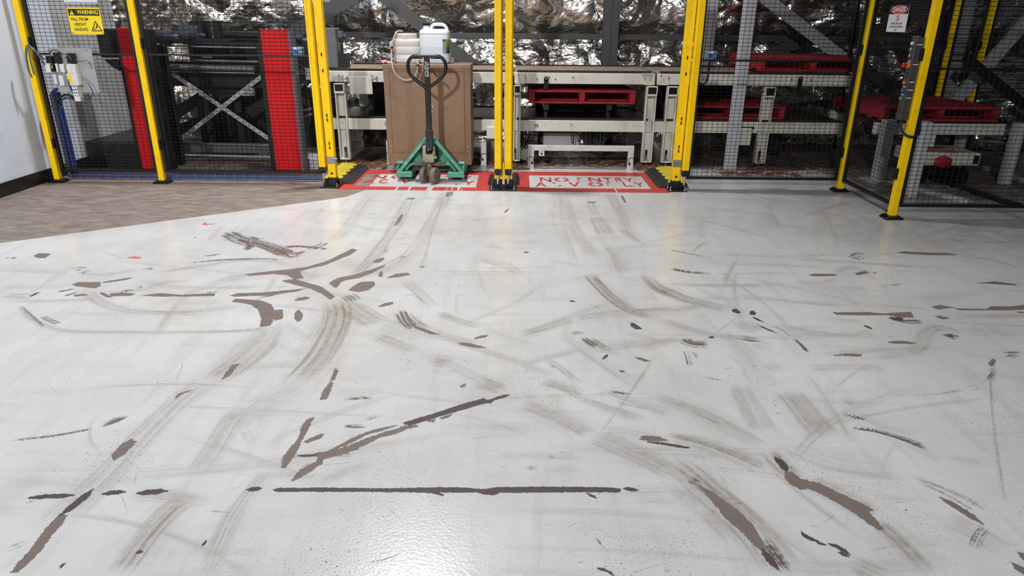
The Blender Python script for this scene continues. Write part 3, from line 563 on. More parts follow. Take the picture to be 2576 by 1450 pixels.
def flat(polys, name, parent, zt=.0012):
    me = bpy.data.meshes.new(name); vs, fs = [], []
    for P in polys:
        k = len(vs); vs += [(x, y, zt) for x, y in P]; fs.append(tuple(range(k, k+len(P))))
    me.from_pydata(vs, [], fs); me.update(); me.materials.append(RPM)
    o = bpy.data.objects.new(name, me); COL.objects.link(o); o.parent = parent
    k = origin(parent)
    for v in me.vertices: v.co -= k
    return o
def quad(x0, x1, y0, y1, sk=0): return [(x0, y0), (x1, y0), (x1+sk, y1), (x0+sk, y1)]
def letters(parent, row, py0, py1):
    for c, pa, pb in row:
        pm = (py0+py1)/2; x0 = on_floor(pa, pm)[0]; x1 = on_floor(pb, pm)[0]
        y1 = on_floor((pa+pb)/2, py0)[1]; y0 = on_floor((pa+pb)/2, py1)[1]
        flat([[(x0+u*(x1-x0), y0+v*(y1-y0)) for u, v in P] for P in GLY[c]], 'letter', parent, .0014)
# left marking: outer -1.72..-.21, inner -1.58...-.395
mk = thing('floor_marking', 'red framed no entry stencil under the green pallet jack, half over bare concrete', 'floor marking', (-.98, 6.85, 0))
flat([quad(-1.72, -1.58, 6.41, 7.36)], 'border', mk); flat([quad(-.395, -.22, 6.41, 7.33)], 'border', mk); flat([quad(-1.58, -.395, 7.13, 7.33)], 'border', mk)
gx = [-1.58, -1.165, -1.14, -1.04, -1.025, -.985, -.975, -.86, -.81, -.68, -.67, -.625, -.612, -.565, -.55, -.53, -.52, -.395]
for i in range(0, len(gx), 2): flat([quad(gx[i], gx[i+1], 6.405, 6.545, rnd.uniform(-.005, .02))], 'border', mk)
letters(mk, [('N', 938, 972), ('O', 984, 1018)], 441.6, 449.7); letters(mk, [('T', 1120, 1140), ('R', 1143, 1162), ('Y', 1164, 1186)], 443.5, 452)
letters(mk, [('A', 915, 944), ('C', 953, 982), ('V', 1008, 1034)], 452, 461.5); letters(mk, [('-', 1146, 1155), ('Y', 1166, 1193)], 455.5, 465)
mk2 = thing('floor_marking', 'red framed no entry stencil in front of the empty white bump rail', 'floor marking', (.62, 6.85, 0))
flat([quad(-.04, .13, 6.40, 7.33)], 'border', mk2); flat([quad(1.31, 1.47, 6.40, 7.33)], 'border', mk2); flat([quad(.13, 1.31, 7.14, 7.33)], 'border', mk2); flat([quad(.13, .95, 6.40, 6.555)], 'border', mk2); flat([quad(.965, 1.31, 6.40, 6.555)], 'border', mk2)
letters(mk2, [('N', 1358, 1387), ('O', 1394, 1431), ('I', 1451, 1466), ('N', 1480, 1511), ('T', 1517, 1539), ('R', 1547, 1564), ('Y', 1568, 1594)], 447.5, 457.5)
letters(mk2, [('A', 1347, 1374), ('g', 1385, 1415), ('V', 1430, 1459), ('O', 1480, 1517), ('\'', 1526, 1540), ('L', 1568, 1590), ('Y', 1596, 1619)], 459.2, 469.5)

# ================================================================== walls, foil, building steel
WALLM = mat('white_wall_panel', '#d3dcec', .55, var=.03, scale=1.5, grime='#b5b5b7', gscale=1.6, gamt=.4)
WALLG = mat('grey_wall_sheet', '#bcbdbf', .6, var=.05, scale=2, grime='#87807a', gscale=3, gamt=.5)
BASEM = mat('black_vinyl_skirting', '#17171b', .4, var=.15)
XW = -4.615
def struct(o): o['kind'] = 'structure'; return o
struct(MB().box(XW-.12, XW, -6, 7.22, 0, 4.5).build('wall_left', WALLM))
struct(MB().box(XW-.12, XW-.004, 7.22, 8.36, 0, 4.5).build('wall_left_rear', WALLG))
struct(MB().box(XW, XW+.012, -6, 9.3, 0, .12).build('baseboard_left', BASEM))

def make_foil(side=False):
    nx, nz = (110, 260) if side else (900, 260)
    xs = np.linspace(8.34, 9.7, nx) if side else np.linspace(-4.75, 9.2, nx); zs = np.linspace(0, 3.9, nz)
    X, Z = np.meshgrid(xs, zs)
    def fbm(x, z, o, seed):
        v = 0; a = 1
        for k in range(o): v = v+a*(vnoise(x*2**k+k*7.1, z*2**k+k*3.3, seed+k)-.5); a *= .55
        return v
    wx = X+.25*fbm(X*1.6, Z*1.6, 3, 3); wz = Z+.25*fbm(X*1.6, Z*1.6, 3, 13)
    def ridge(x, z, seed, o=3):
        v = 0; a = 1
        for k in range(o): v = v+a*np.abs(2*vnoise(x*2**k+k*5.7, z*2**k-k*2.9, seed+k)-1); a *= .5
        return v
    cr = ridge(wx*1.5, wz*2.0, 21, 3)*.11*(.35+1.1*vnoise(X*1.3, Z*1.6, 17))                         # crumple creases
    dia = np.abs(2*vnoise((wx*.9+wz*.9)*2.6, (wx-wz)*.7, 41)-1)*.06  # long sagging folds
    hor = np.abs(2*vnoise(wx*1.3, wz*9, 51)-1)*.022*np.clip(vnoise(X*.8, Z*.9, 77)*4-1.6, 0, 1)
    girt = np.minimum(np.abs(Z-1.335), .45)/.45; pil = .16*np.sin(np.clip(girt, 0, 1)*math.pi/2)**.7*(.6+.7*vnoise(X*1.1, Z*.4, 61))
    vert = np.minimum(np.abs((X+.05+.0) % 1.25-.625), .3)/.3
    D = pil*(.55+.45*vert)+cr+dia*(.5+vnoise(X*.7, Z*.7, 91))+hor
    Y = 9.62-D
    if side: X, Y = -4.80+D*np.clip((X-8.34)/.15, .35, 1), X
    me = bpy.data.meshes.new('foil_sheet'); idx = np.arange(nx*nz).reshape(nz, nx)
    q = np.stack([idx[:-1, :-1], idx[:-1, 1:], idx[1:, 1:], idx[1:, :-1]], -1).reshape(-1, 4)
    me.vertices.add(nx*nz); me.vertices.foreach_set('co', np.stack([X, Y, Z], -1).astype(np.float32).ravel())
    me.loops.add(q.size); me.loops.foreach_set('vertex_index', q.ravel().astype(np.int32))
    me.polygons.add(len(q)); me.polygons.foreach_set('loop_start', np.arange(0, q.size, 4, dtype=np.int32))
    me.update(calc_edges=True); me.polygons.foreach_set('use_smooth', [True]*len(q))
    if side:
        me.materials.append(bpy.data.materials['crumpled_silver_foil']); o = bpy.data.objects.new('wall_left_foil', me); COL.objects.link(o); o['kind'] = 'structure'; return o
    m = bpy.data.materials.new('crumpled_silver_foil'); m.use_nodes = True; g = G(m); b = m.node_tree.nodes['Principled BSDF']
    b.inputs['Metallic'].default_value = 1; b.inputs['Roughness'].default_value = .26
    g.L.new(g.mix(g.noise(4, 4), lin('#cfccc4'), lin('#ebe8e2')), b.inputs['Base Color'])
    def rid(sc, st=None):
        n = g.noise(sc, 3, .55, st); return g.math('ABSOLUTE', g.math('SUBTRACT', n, .5))
    h = g.bump(rid(4.0, (1, 1, 1.2)), .65, .09); h = g.bump(rid(15), .28, .014, h); g.L.new(h, b.inputs['Normal'])
    me.materials.append(m)
    o = bpy.data.objects.new('wall_back', me); COL.objects.link(o); o['kind'] = 'structure'; o['label'] = 'crumpled silver foil insulation wall behind the conveyors'
    return o
make_foil(); make_foil(True)
struct(MB().box(-5.0, -4.82, 8.36, 9.9, 0, 4.5).build('wall_left_backing', GREY))
struct(MB().box(-4.7, 9.3, 9.7, 9.8, 0, 4.2).build('wall_rear_backing', GREY))
struct(MB().box(2.05, 9.0, 6.75, 9.3, 2.55, 2.62).build('shade_slab_right_cell', GREY))  # unseen slab above the frame, added to shade the right cell
def steel(name, label, cat, mb, m=GREY, bevel=.004):
    return tag(mb.build(name, m, None, bevel), label, cat)
# building frame
def hbeam(x, w_, y0, y1, z1, t=.012):
    return MB().box(x-w_/2, x+w_/2, y0, y0+t, 0, z1).box(x-w_/2, x+w_/2, y1-t, y1, 0, z1).box(x-t/2, x+t/2, y0, y1, 0, z1)
steel('steel_column', 'dark grey upright steel column against the foil between the two gates', 'column', hbeam(1.17, .19, 9.18, 9.36, 4))
steel('wall_girt', 'grey horizontal girt across the foil left of the dark grey column', 'girt', MB().box(-4.55, 1.06, 9.30, 9.40, 1.30, 1.37))
steel('wall_girt', 'grey horizontal girt across the foil right of the dark grey column', 'girt', MB().box(1.29, 9.0, 9.30, 9.40, 1.30, 1.37))
def brace(label, pa, pb, Y, wd, m=GREY, name='diagonal_brace', t=.06):
    (xa, za), (xb, zb) = at(*pa, Y), at(*pb, Y); d = Vector((xb-xa, 0, zb-za)).normalized()
    p = Vector((xa, Y, za))-d*.4; q = Vector((xb, Y, zb))+d*.15
    mb = MB().bar(p, q, .012, wd, (d.z, 0, -d.x)); off = Vector((-d.z, 0, d.x))*(wd/2)
    mb.bar(p+off+Vector((0, t/2, 0)), q+off+Vector((0, t/2, 0)), t, .012, tuple(off))
    return steel(name, label, 'brace', mb, m, 0)
brace('dark grey diagonal brace falling to the right behind the white jerrycan', (975, 0), (1190, 165), 9.05, .14)
brace('dark grey diagonal brace rising to the right behind the left yellow gate post', (735, 85), (880, -5), 9.05, .16)
brace('light grey diagonal brace crossing the foil beside the tall white post', (1930, 0), (2105, 135), 8.75, .13, LGREY)
brace('dark grey diagonal brace above the danger sign', (2290, 0), (2420, 110), 8.9, .26, GREY)
brace('dark grey low brace behind the upper red pallet', (1960, 130), (2060, 80), 9.27, .14, GREY)
brace('pale grey strut leaning right behind the far pallet', (2425, 235), (2576, 65), 8.2, .12, LGREY)
brace('black strut sloping down at the right edge of the picture', (2490, 195), (2576, 265), 7.9, .10, DARK)
brace('grey strut low between the two right conveyor tables', (2205, 195), (2275, 255), 9.27, .12, GREY)
def tall_post(name, label, x, y, w_, z1, m=WHITE, plate=True):
    t = thing(name, label, 'post', (x, y, 0))
    MB().box(x-w_/2, x+w_/2, y-w_/2, y+w_/2, .01 if plate else 0, z1).build('tube', m, t, .006, seg=2)
    if plate:
        MB().box(x-.15, x+.15, y-.13, y+.13, 0, .012).build('base_plate', m, t, .002)
        for sx in (-1, 1):
            for sy in (-1, 1): MB().cyl((x+sx*.12, y+sy*.10, .012), (x+sx*.12, y+sy*.10, .04), .009, 8).build('bolt', ZINC, t)
    return t
PALEP = mat('pale_grey_post_paint', '#b4b6bc', .45, var=.04)
tall_post('tall_post', 'tall pale grey square post standing behind the right mesh panel', 2.33, 7.47, .11, 4.0, PALEP)
tall_post('tall_post', 'pale grey post rising behind the conveyor beside the orange conduit', 2.36, 9.05, .13, 4.0, PALEP, False)
tall_post('tall_post', 'grey column behind the far red pallet at right', 5.25, 8.75, .17, 4.0, LGREY, False)
x0, _ = at(1768, 60, 9.0)
tag(MB().tube([(x0, 9.0, 1.02), (x0+.005, 9.0, 1.5), (x0+.02, 9.0, 2.2), (x0+.02, 9.0, 3.2)], .016, 8).build('conduit', mat('orange_conduit', '#b5532a', .5), None, smooth=True), 'orange conduit running up beside the pale post', 'conduit')
for k in range(3):
    xk = x0+.045+.03*k
    tag(MB().tube([(xk, 9.03, 1.02), (xk, 9.03, 2.0), (xk, 9.03, 3.2)], .010, 8).build('conduit', ZINC if k != 1 else CABLE, None, smooth=True),
        ['silver conduit next to the orange one', 'black cable between the silver conduits', 'silver conduit nearest the pale post'][k], 'conduit')

# ================================================================== mesh fence
def wire_mesh(p, q, z0, z1, pitch_w=.05, pitch_h=.0333, r=.0020, broken=()):
    p, q = Vector((*p, 0)), Vector((*q, 0)); L = (q-p).length; d = (q-p)/L; nrm = Vector((-d.y, d.x, 0))
    mb = MB()
    def wire(a, b, off):
        a = a+nrm*off; b = b+nrm*off; dd = (b-a).normalized(); u = dd.cross(nrm)*r; v = nrm*r
        mb.add([a-u, a-v, a+u, a+v, b-u, b-v, b+u, b+v], [(0,1,5,4),(1,2,6,5),(2,3,7,6),(3,0,4,7)])
    n = int(L/pitch_w)
    for i in range(1, n+1):
        s_ = L*i/(n+1); wire(p+d*s_+Vector((0, 0, z0)), p+d*s_+Vector((0, 0, z1)), r)
    n = int((z1-z0)/pitch_h)
    for i in range(1, n+1):
        z = z0+(z1-z0)*i/(n+1); wire(p+Vector((0, 0, z)), q+Vector((0, 0, z)), -r)
    return mb
def fence_panel(label, p, q, z0=.10, z1=2.2, zm=1.195, fr=.028, name='mesh_fence'):
    t = thing(name, label, 'fence', (p[0], p[1], z0)); P, Q = Vector((*p, 0)), Vector((*q, 0)); d = (Q-P).normalized()
    for e, sg in ((P, 1), (Q, -1)):
        c = e+d*sg*fr/2; MB().bar(c+Vector((0, 0, z0)), c+Vector((0, 0, z1)), fr, fr, tuple(d)).build('stile', BLK, t)
    for z, nm, h in ((z0+.012, 'bottom_rail', .024), (zm, 'mid_rail', .016), (z1-.012, 'top_rail', .024)):
        MB().bar(P+Vector((0, 0, z)), Q+Vector((0, 0, z)), .024, h).build(nm, BLK, t)
    w_ = wire_mesh(p, q, z0, z1).build('wire_mesh', BLK, t); w_['kind'] = 'stuff'
    return t
def fence_post(label, x, y, rot=0, z1=2.25, sz=.055):
    t = thing('fence_post', label, 'post', (x, y, 0))
    MB().box(x-sz/2, x+sz/2, y-sz/2, y+sz/2, .028, z1).build('tube', YEL, t, .003)
    ft = MB().prism([(x-.075, 0), (x+.075, 0), (x+.075, .014), (x+.045, .03), (x-.045, .03), (x-.075, .014)], 'y', y-.06, y+.055)
    ft.build('foot', PLA, t, .003)
    for z in (.33, 1.25): MB().box(x+sz/2*math.copysign(1, -x), x+sz/2*math.copysign(1, -x)+.02*math.copysign(1, -x), y-.02, y+.03, z, z+.09).build('clip', BLK, t, .003)
    return t
YF = 6.62
fence_post('yellow fence post in the corner against the white wall', -4.505, YF)
fence_post('yellow fence post between the two left mesh panels', -3.475, YF)
fence_panel('black mesh panel carrying the yellow warning sign', (-4.465, YF+.015), (-3.515, YF+.015))
fence_panel('wide black mesh panel in front of the red plated machine', (-3.44, YF+.015), (-1.885, YF+.015))
fence_post('thin looking yellow post at the inner corner of the right fence', 3.13, 6.55)
fence_post('nearest yellow fence post carrying the push button box', 3.13, 5.56)
fence_panel('wide black mesh panel in front of the upper red pallet', (1.645, 6.57), (3.095, 6.57))
fence_panel('black mesh side panel carrying the danger sign', (3.135, 6.515), (3.135, 5.60))
fence_panel('black mesh panel at the right edge of the picture', (3.17, 5.565), (4.67, 5.565))
fence_post('yellow fence post just outside the right edge', 4.71, 5.56)
# inner fence seen through the right cell
for px, pyb, Yp, lb in ((2412, 0, 8.42, 'dim yellow post behind the far pallet, left of the grey column'), (2502, 0, 8.36, 'dim yellow post behind the far pallet, right of the grey column')):
    xx, _ = at(px, pyb, Yp); fence_post(lb, xx, Yp)
xa, _ = at(2412, 0, 8.42); xb, _ = at(2502, 0, 8.36)
fence_panel('dim inner mesh panel between the two dim yellow posts', (xa+.04, 8.42), (xb-.04, 8.37))
fence_panel('dim inner mesh panel right of the dim yellow posts', (xb+.04, 8.36), (xb+1.6, 8.3))
fence_panel('dim inner mesh panel in front of the foil behind the control box', (3.85, 8.44), (xa-.04, 8.42))

# ================================================================== gate posts with light curtains
def curtain(t, xc, yc, z0=.20, z1=2.3):
    w_, d_ = .030, .034
    pr = [(xc-w_, yc+d_), (xc-w_, yc-d_+.006), (xc-w_+.006, yc-d_), (xc-.010, yc-d_), (xc-.007, yc-d_+.008), (xc+.007, yc-d_+.008), (xc+.010, yc-d_), (xc+w_-.006, yc-d_), (xc+w_, yc-d_+.006), (xc+w_, yc+d_)]
    c = MB().prism(pr, 'z', z0, z1).build('light_curtain', YEL, t)
    MB().box(xc-.031, xc+.031, yc-d_-.002, yc+d_, z0-.045, z0).box(xc-.026, xc+.026, yc-d_+.006, yc+d_, z0-.06, z0-.045).build('end_cap', PLA, c, .004)
    k = MB().cyl((xc, yc-.01, z0-.06), (xc, yc-.01, z0-.085), .011, 12).cyl((xc, yc-.01, z0-.085), (xc, yc-.01, z0-.115), .013, 12).cyl((xc, yc-.01, z0-.115), (xc, yc-.01, z0-.145), .009, 12)
    k.build('connector', CHROME, c, smooth=True)
    return c
def gate_base(t, x0, x1, y0, y1):
    MB().box(x0, x1, y0, y1, 0, .010).build('base_plate', BLK, t, .002)
    for bx in (x0+.022, x1-.022):
        for by in (y0+.022, y1-.022):
            MB().cyl((bx, by, .01), (bx, by, .018), .011, 6).cyl((bx, by, .018), (bx, by, .05), .005, 8).build('anchor_bolt', CHROME, t)
def gate_upright(t, xc, yc, hw=.037, slots=True, z1=2.3):
    MB().box(xc-hw, xc+hw, yc-hw, yc+hw, .01, .088).build('sleeve', BLK, t, .003)
    u = MB().box(xc-hw, xc+hw, yc-hw, yc+hw, .088, z1).build('upright', YEL, t, .003)
    if slots:
        for z in (.36, .40, .62, .66, 1.06, 1.20): MB().box(xc-.006, xc+.006, yc-hw-.0015, yc-hw, z, z+.03).build('slot', PLA, u)
    return u
def side_gate(label, s, xc):
    t = thing('light_curtain_post', label, 'gate post', (xc, 6.53, 0))
    gate_base(t, xc-.09, xc+.09, 6.44, 6.62)
    u = gate_upright(t, xc-s*.012, 6.56); curtain(t, xc+s*.062, 6.50)
    MB().cyl((xc-s*.012, 6.522, .13), (xc-s*.012, 6.520, .13), .012, 14).build('hole', PLA, u)
    b = MB().box(xc-s*.053, xc+s*.02, 6.515, 6.522, .225, .29).cyl((xc-s*.03, 6.515, .25), (xc-s*.03, 6.50, .25), .008, 8).cyl((xc-s*.05, 6.50, .275), (xc-s*.08, 6.50, .275), .008, 8)
    b.build('bracket', ZINC, t)
    MB().prism([(xc+s*.03, .0), (xc+s*.10, .0), (xc+s*.03, .10)], 'y', 6.57, 6.60).build('gusset', BLK, t)
    return t
side_gate('left gate post with a yellow light curtain, beside the pallet jack', -1, -1.79)
side_gate('right gate post with a yellow light curtain, beside the right cable ramp', 1, 1.545)
t = thing('light_curtain_post', 'double centre post with twin yellow light curtains between the two red markings', 'gate post', (-.13, 6.53, 0))
gate_base(t, -.26, .0, 6.40, 6.64)
for xc in (-.175, -.078):
    gate_upright(t, xc, 6.57, slots=False); curtain(t, xc-.003, 6.49)
MB().box(-.137, -.117, 6.53, 6.56, .06, .25).build('divider', YEL, t)
MB().tube([(-.17, 6.48, .06), (-.15, 6.47, .02), (-.13, 6.48, .05), (-.11, 6.47, .02), (-.085, 6.48, .055)], .006, 6).build('cable', CABLE, t)

# ================================================================== cable ramps
def cable_ramp(label, x0, x1, y0, y1, lid=True, s=1):
    """low rubber ramp running in depth; yellow lid along one side"""
    t = thing('cable_ramp', label, 'cable ramp', ((x0+x1)/2, y0, 0)); W_ = x1-x0; h = .055
    xm, xl = (x0+W_*.45, x1) if s > 0 else (x1-W_*.45, x0)     # slope from outer edge to lid
    xo = x0 if s > 0 else x1
    MB().prism([(xo, 0), (xo, .006), (xm, h), (xl, h*.75), (xl, 0)], 'y', y0, y1).build('rubber_body', RUB, t, .003)
    n = 11
    for i in range(n):
        yy = y0+(y1-y0)*(i+.5)/n; a = Vector((xo+(xm-xo)*.25, yy, .006+(h-.006)*.25+.003)); b = Vector((xo+(xm-xo)*.8, yy+.01, .006+(h-.006)*.8+.003))
        MB().bar(a, b, .016, .006).build('tread_rib', RUB, t)
    if lid:
        k = []; nt = 5
        for i in range(nt):
            ya = y0+(y1-y0)*i/nt; yb = y0+(y1-y0)*(i+.55)/nt; yc = y0+(y1-y0)*(i+1)/nt; dx = -.025*(1 if s > 0 else -1)
            k += [(xm, ya), (xm+dx, ya+.02), (xm+dx, yb-.02), (xm, yb)]
        k += [(xl, y1), (xl, y0)]
        li = MB().prism(k, 'z', h-.004, h+.008).build('lid', YELD, t, .002)
        for i in range(6):
            xx = xm+(xl-xm)*(i+.7)/6.5; MB().box(xx-.004, xx+.004, y0+.01, y1-.01, h+.008, h+.012).build('lid_rib', YELD, li)
    return t
cable_ramp('yellow lidded cable ramp behind the left gate post', -1.90, -1.61, 6.64, 7.42, s=-1)
cable_ramp('yellow lidded cable ramp behind the right gate post', 1.385, 1.67, 6.60, 7.40, s=1)
cable_ramp('black cable ramp end left of the double centre post', -.285, -.195, 6.66, 6.98, False, 1)
cable_ramp('black cable ramp end right of the double centre post', -.055, .03, 6.66, 7.02, False, -1)

# ================================================================== bump rails
def bump_rail(label, x0, x1, y):
    t = thing('bump_rail', label, 'rail', ((x0+x1)/2, y, 0)); w_ = .062; z1 = .258
    MB().prism([(x0, z1), (x1, z1), (x1-w_, z1-w_+.005), (x0+w_, z1-w_+.005)], 'y', y-.025, y+.025).build('top_bar', WHITE, t, .003)
    for sx, xe in ((1, x0), (-1, x1)):
        l = MB().prism([(xe, 0.006), (xe, z1), (xe+sx*w_, z1-w_+.005), (xe+sx*w_, .006)], 'y', y-.025, y+.025).build('leg', WHITE, t, .003)
        MB().box(xe-sx*.0, xe+sx*(w_+.01), y-.035, y+.035, 0, .008).build('foot_plate', WHITE, l)
        MB().cyl((xe+sx*.045, y-.026, .07), (xe+sx*.045, y-.05, .07), .012, 10).build('sensor', PLA, l)
        MB().tube([(xe+sx*.045, y-.04, .075), (xe+sx*.06, y-.045, .12), (xe+sx*.03, y-.04, .135), (xe-sx*.02, y-.02, .12)], .003, 6).build('sensor_cable', CABLE, l)
    MB().box(x0+.115, x0+.175, y-.03, y-.024, .145, .2).build('bracket_tab', WHITE, t)
    MB().cyl((x0+.145, y-.031, .17), (x0+.145, y-.034, .17), .011, 12).build('tab_hole', PLA, t)
bump_rail('white bump rail standing behind the right red marking', .125, 1.275, 7.5)
bump_rail('white bump rail mostly hidden behind the brown cabinet', -1.455, -.34, 7.68)

# ================================================================== conveyors
CHAINM = mat('greasy_chain', '#2b2421', .6, var=.4, scale=60, metal=.3)
def channel_leg(t, xc, w_=.115, y0=7.66, d_=.08, z0=.06, z1=.865, m=CREAM):
    l = MB().box(xc-w_/2, xc+w_/2, y0+d_-.012, y0+d_, z0, z1).box(xc-w_/2, xc-w_/2+.014, y0, y0+d_-.012, z0, z1).box(xc+w_/2-.014, xc+w_/2, y0, y0+d_-.012, z0, z1)
    l.box(xc-w_/2, xc+w_/2, y0, y0+d_, z0-.012, z0).box(xc-w_/2, xc+w_/2, y0-.004, y0+d_, z1-.045, z1-.035).box(xc-w_/2, xc+w_/2, y0, y0+d_, z1-.006, z1)
    o = l.build('leg', m, t, .002)
    MB().box(xc-w_/2+.002, xc+w_/2-.002, y0-.03, y0+d_-.02, z1-.004, z1+.006).box(xc-w_/2+.002, xc-w_/2+.012, y0-.03, y0, z1-.085, z1).box(xc+w_/2-.012, xc+w_/2-.002, y0-.03, y0, z1-.085, z1).box(xc-w_/2+.002, xc+w_/2-.002, y0-.03, y0, z1-.095, z1-.075).build('leg_head', m, o, .002)
    MB().box(xc-w_/2+.012, xc+w_/2-.012, y0-.012, y0-.004, z1-.076, z1-.004).build('head_opening', PLA, o)
    MB().cyl((xc, y0+.04, 0), (xc, y0+.04, .012), .03, 14).cyl((xc, y0+.04, .012), (xc, y0+.04, z0+.07), .009, 10).cyl((xc, y0+.04, z0), (xc, y0+.04, z0+.02), .017, 6).build('levelling_foot', ZINC, o)
    MB().box(xc-.012, xc+.012, y0+.05, y0+.067, z0+.02, z0+.12).build('adjuster_slot', PLA, o)
    return o
def chain(x0, x1, y, z, wd=.03, p=.0254):
    mb = MB(); n = int((x1-x0)/p)
    for i in range(n):
        x = x0+(i+.5)*p; mb.box(x-.0115, x+.0115, y-wd/2, y+wd/2, z, z+.022)
    return mb
def conveyor(label, x0, x1, legs, rear_legs=True, deck2=True):
    t = thing('pallet_conveyor', label, 'conveyor', ((x0+x1)/2, 8.3, 0)); Y0, Y1 = 7.70, 8.86
    for z0, z1, up in ((.884, .998, True), (.376, .497, False)):
        fb = MB().box(x0, x1, Y0, Y0+.05, z0, z1).build('front_beam', CREAM, t, .005)
        MB().box(x0, x1, Y1-.05, Y1, z0, z1).build('rear_beam', CREAM, t, .005)
        dk = MB()
        nb = 5
        for i in range(nb):
            ya = Y0+.05+(Y1-Y0-.1)*i/nb; MB().box(x0+.01, x1-.01, ya+.004, ya+(Y1-Y0-.1)/nb-.004, z1-.006, z1+.008).build('deck_strip', DECK if up else DARK, t)
        for yy in (Y0+.03, Y1-.03):
            c = chain(x0+.03, x1-.03, yy, z1+.002).build('chain', CHAINM, t); c['kind'] = 'stuff'
        for k in range(3):
            xx = x0+(x1-x0)*(k+.5)/3; MB().box(xx-.03, xx+.03, Y0+.05, Y1-.05, z0, z0+.05).build('cross_member', DARK, t)
        n = 3 if up else 2
        for k in range(n):
            xx = x0+.12+(x1-x0-.24)*k/(n-1 if n > 1 else 1)*.4
            MB().cyl((xx, Y0, z1-.045), (xx, Y0-.012, z1-.045), .010, 10).build('bolt_head', CHROME, fb)
    for xc in legs: channel_leg(t, xc)
    if rear_legs:
        for xc in legs: MB().box(xc-.05, xc+.05, Y1-.07, Y1-.01, 0, .884).build('rear_leg', CREAM, t)
    return t
c1 = conveyor('left pallet conveyor behind the brown cabinet', -2.05, -.055, (-1.925, -.135+.05))
c2 = conveyor('middle pallet conveyor holding the red pallet on its lower tier', -.035, 1.485, (-.02+.0, 1.452))
c3 = conveyor('right pallet conveyor behind the tall pale post', 1.505, 3.62, (1.675, 2.722))
# joint plates, sensors
for t, xs in ((c2, ((-.03, .08), (1.37, 1.48))), (c3, ((1.51, 1.63),)), (c1, ())):
    for a, b in xs: MB().box(a, b, 7.692, 7.70, .880, .995).build('joint_plate', CREAM, t, .003)
def sensor_tab(t, px):
    x, z = at(px, 203, 7.69)
    s = MB().box(x-.024, x+.024, 7.682, 7.692, .83, z+.02).cyl((x, 7.682, z+.02), (x, 7.692, z+.02), .024, 18).build('sensor_tab', PLA, t)
    MB().cyl((x, 7.682, z+.022), (x, 7.668, z+.022), .012, 14).build('sensor_face', CHROME, s)
sensor_tab(c2, 1374); sensor_tab(c3, 2013)
for t, px, py in ((c2, 1304, 187), (c2, 1351, 198), (c2, 1397, 199), (c3, 1663, 190), (c3, 1991, 200), (c3, 2040, 201)):
    x, z = at(px, py, 7.69); MB().cyl((x, 7.70, z), (x, 7.672, z), .009, 10).build('bolt_head', CHROME, t)
# hinge bracket at the right end of the middle conveyor
x, z = at(1627, 195, 7.68); MB().box(x-.05, x+.06, 7.675, 7.69, z+.02, z+.045).box(x-.03, x-.01, 7.675, 7.69, z-.02, z+.02).box(x+.03, x+.05, 7.675, 7.69, z-.03, z+.02).build('hinge_bracket', LGREY, c2)
# flap and brackets on the left conveyor
(xa, za), (xb, zb) = at(877, 192, 7.66), at(938, 237, 7.66)
f = MB().box(xa, xb, 7.655, 7.667, zb, za).build('flap', CREAM, c1, .003)
for px in (866, 940):
    x, z = at(px, 194, 7.66); MB().box(x-.035, x+.035, 7.66, 7.69, z-.02, z-.008).box(x-.03, x-.02, 7.66, 7.69, z-.045, z+.02).box(x+.02, x+.03, 7.66, 7.69, z-.045, z+.01).build('hinge', LGREY, f)
# lower-tier housings
MB().box(-.335, -.16, 7.62, 7.70, .30, .43).build('drive_housing', CREAM, c1, .006)
(xa, za), (xb, zb) = at(1855, 330, 7.66), at(1884, 365, 7.66); MB().box(xa, xb, 7.62, 7.70, zb, .44).build('drive_housing', CREAM, c3, .006)
x, z = at(1842, 322, 7.68); MB().box(x-.03, x+.24, 7.675, 7.69, z-.012, z+.012).build('drive_rod', PLA, c3)
(xa, za), (xb, zb) = at(762, 172, 7.62), at(788, 202, 7.62)
MB().prism([(xa, za), (xb, za), (xb, zb), (xa+.02, zb)], 'y', 7.60, 7.66).build('end_cover', WHITE, c1, .004)
# dark gear under the tiers
for t, x0, x1 in ((c1, -1.8, -1.45), (c2, .25, .62), (c2, .82, .92), (c3, 1.85, 2.0), (c3, 2.85, 3.1)):
    MB().box(x0, x1, 8.1, 8.5, .12, .36).cyl((x0+.05, 8.1, .24), (x0+.05, 8.0, .24), .05, 14).build('drive_motor', DARK, t, .01)
MB().box(.22, 1.2, 8.5, 8.52, .5, .66).build('dark_backing', DARK, c2); MB().box(-1.8, -.62, 8.5, 8.52, .5, .86).build('dark_backing', DARK, c1)  # dark sheets put in to hide the foil and blacken the tier gap
MB().box(1.6, 2.7, 8.55, 8.57, .5, .86).build('dark_backing', DARK, c3)
MB().box(.30, .72, 7.95, 8.4, .18, .33).build('gearbox', LGREY, c2, .01)
# number plates
def plate_no(t, px0, px1, py0, py1, body):
    (xa, za), (xb, zb) = at(px0, py0, 7.699), at(px1, py1, 7.699)
    p = MB().box(xa, xb, 7.6985, 7.70, zb, za).build('number_plate', mat('white_label', '#d9d9d6', .5, var=.02), t)
    text_mesh('lettering', body, (za-zb)*1.05, PLA, p, ((xa+xb)/2, 7.698, (za+zb)/2), (1, 0, 0), (0, 0, 1), .0006, squash=.85)
plate_no(c2, 1341.5, 1357.5, 310, 323.5, '08')
plate_no(c1, 964.5, 981, 305, 318.5, '07')
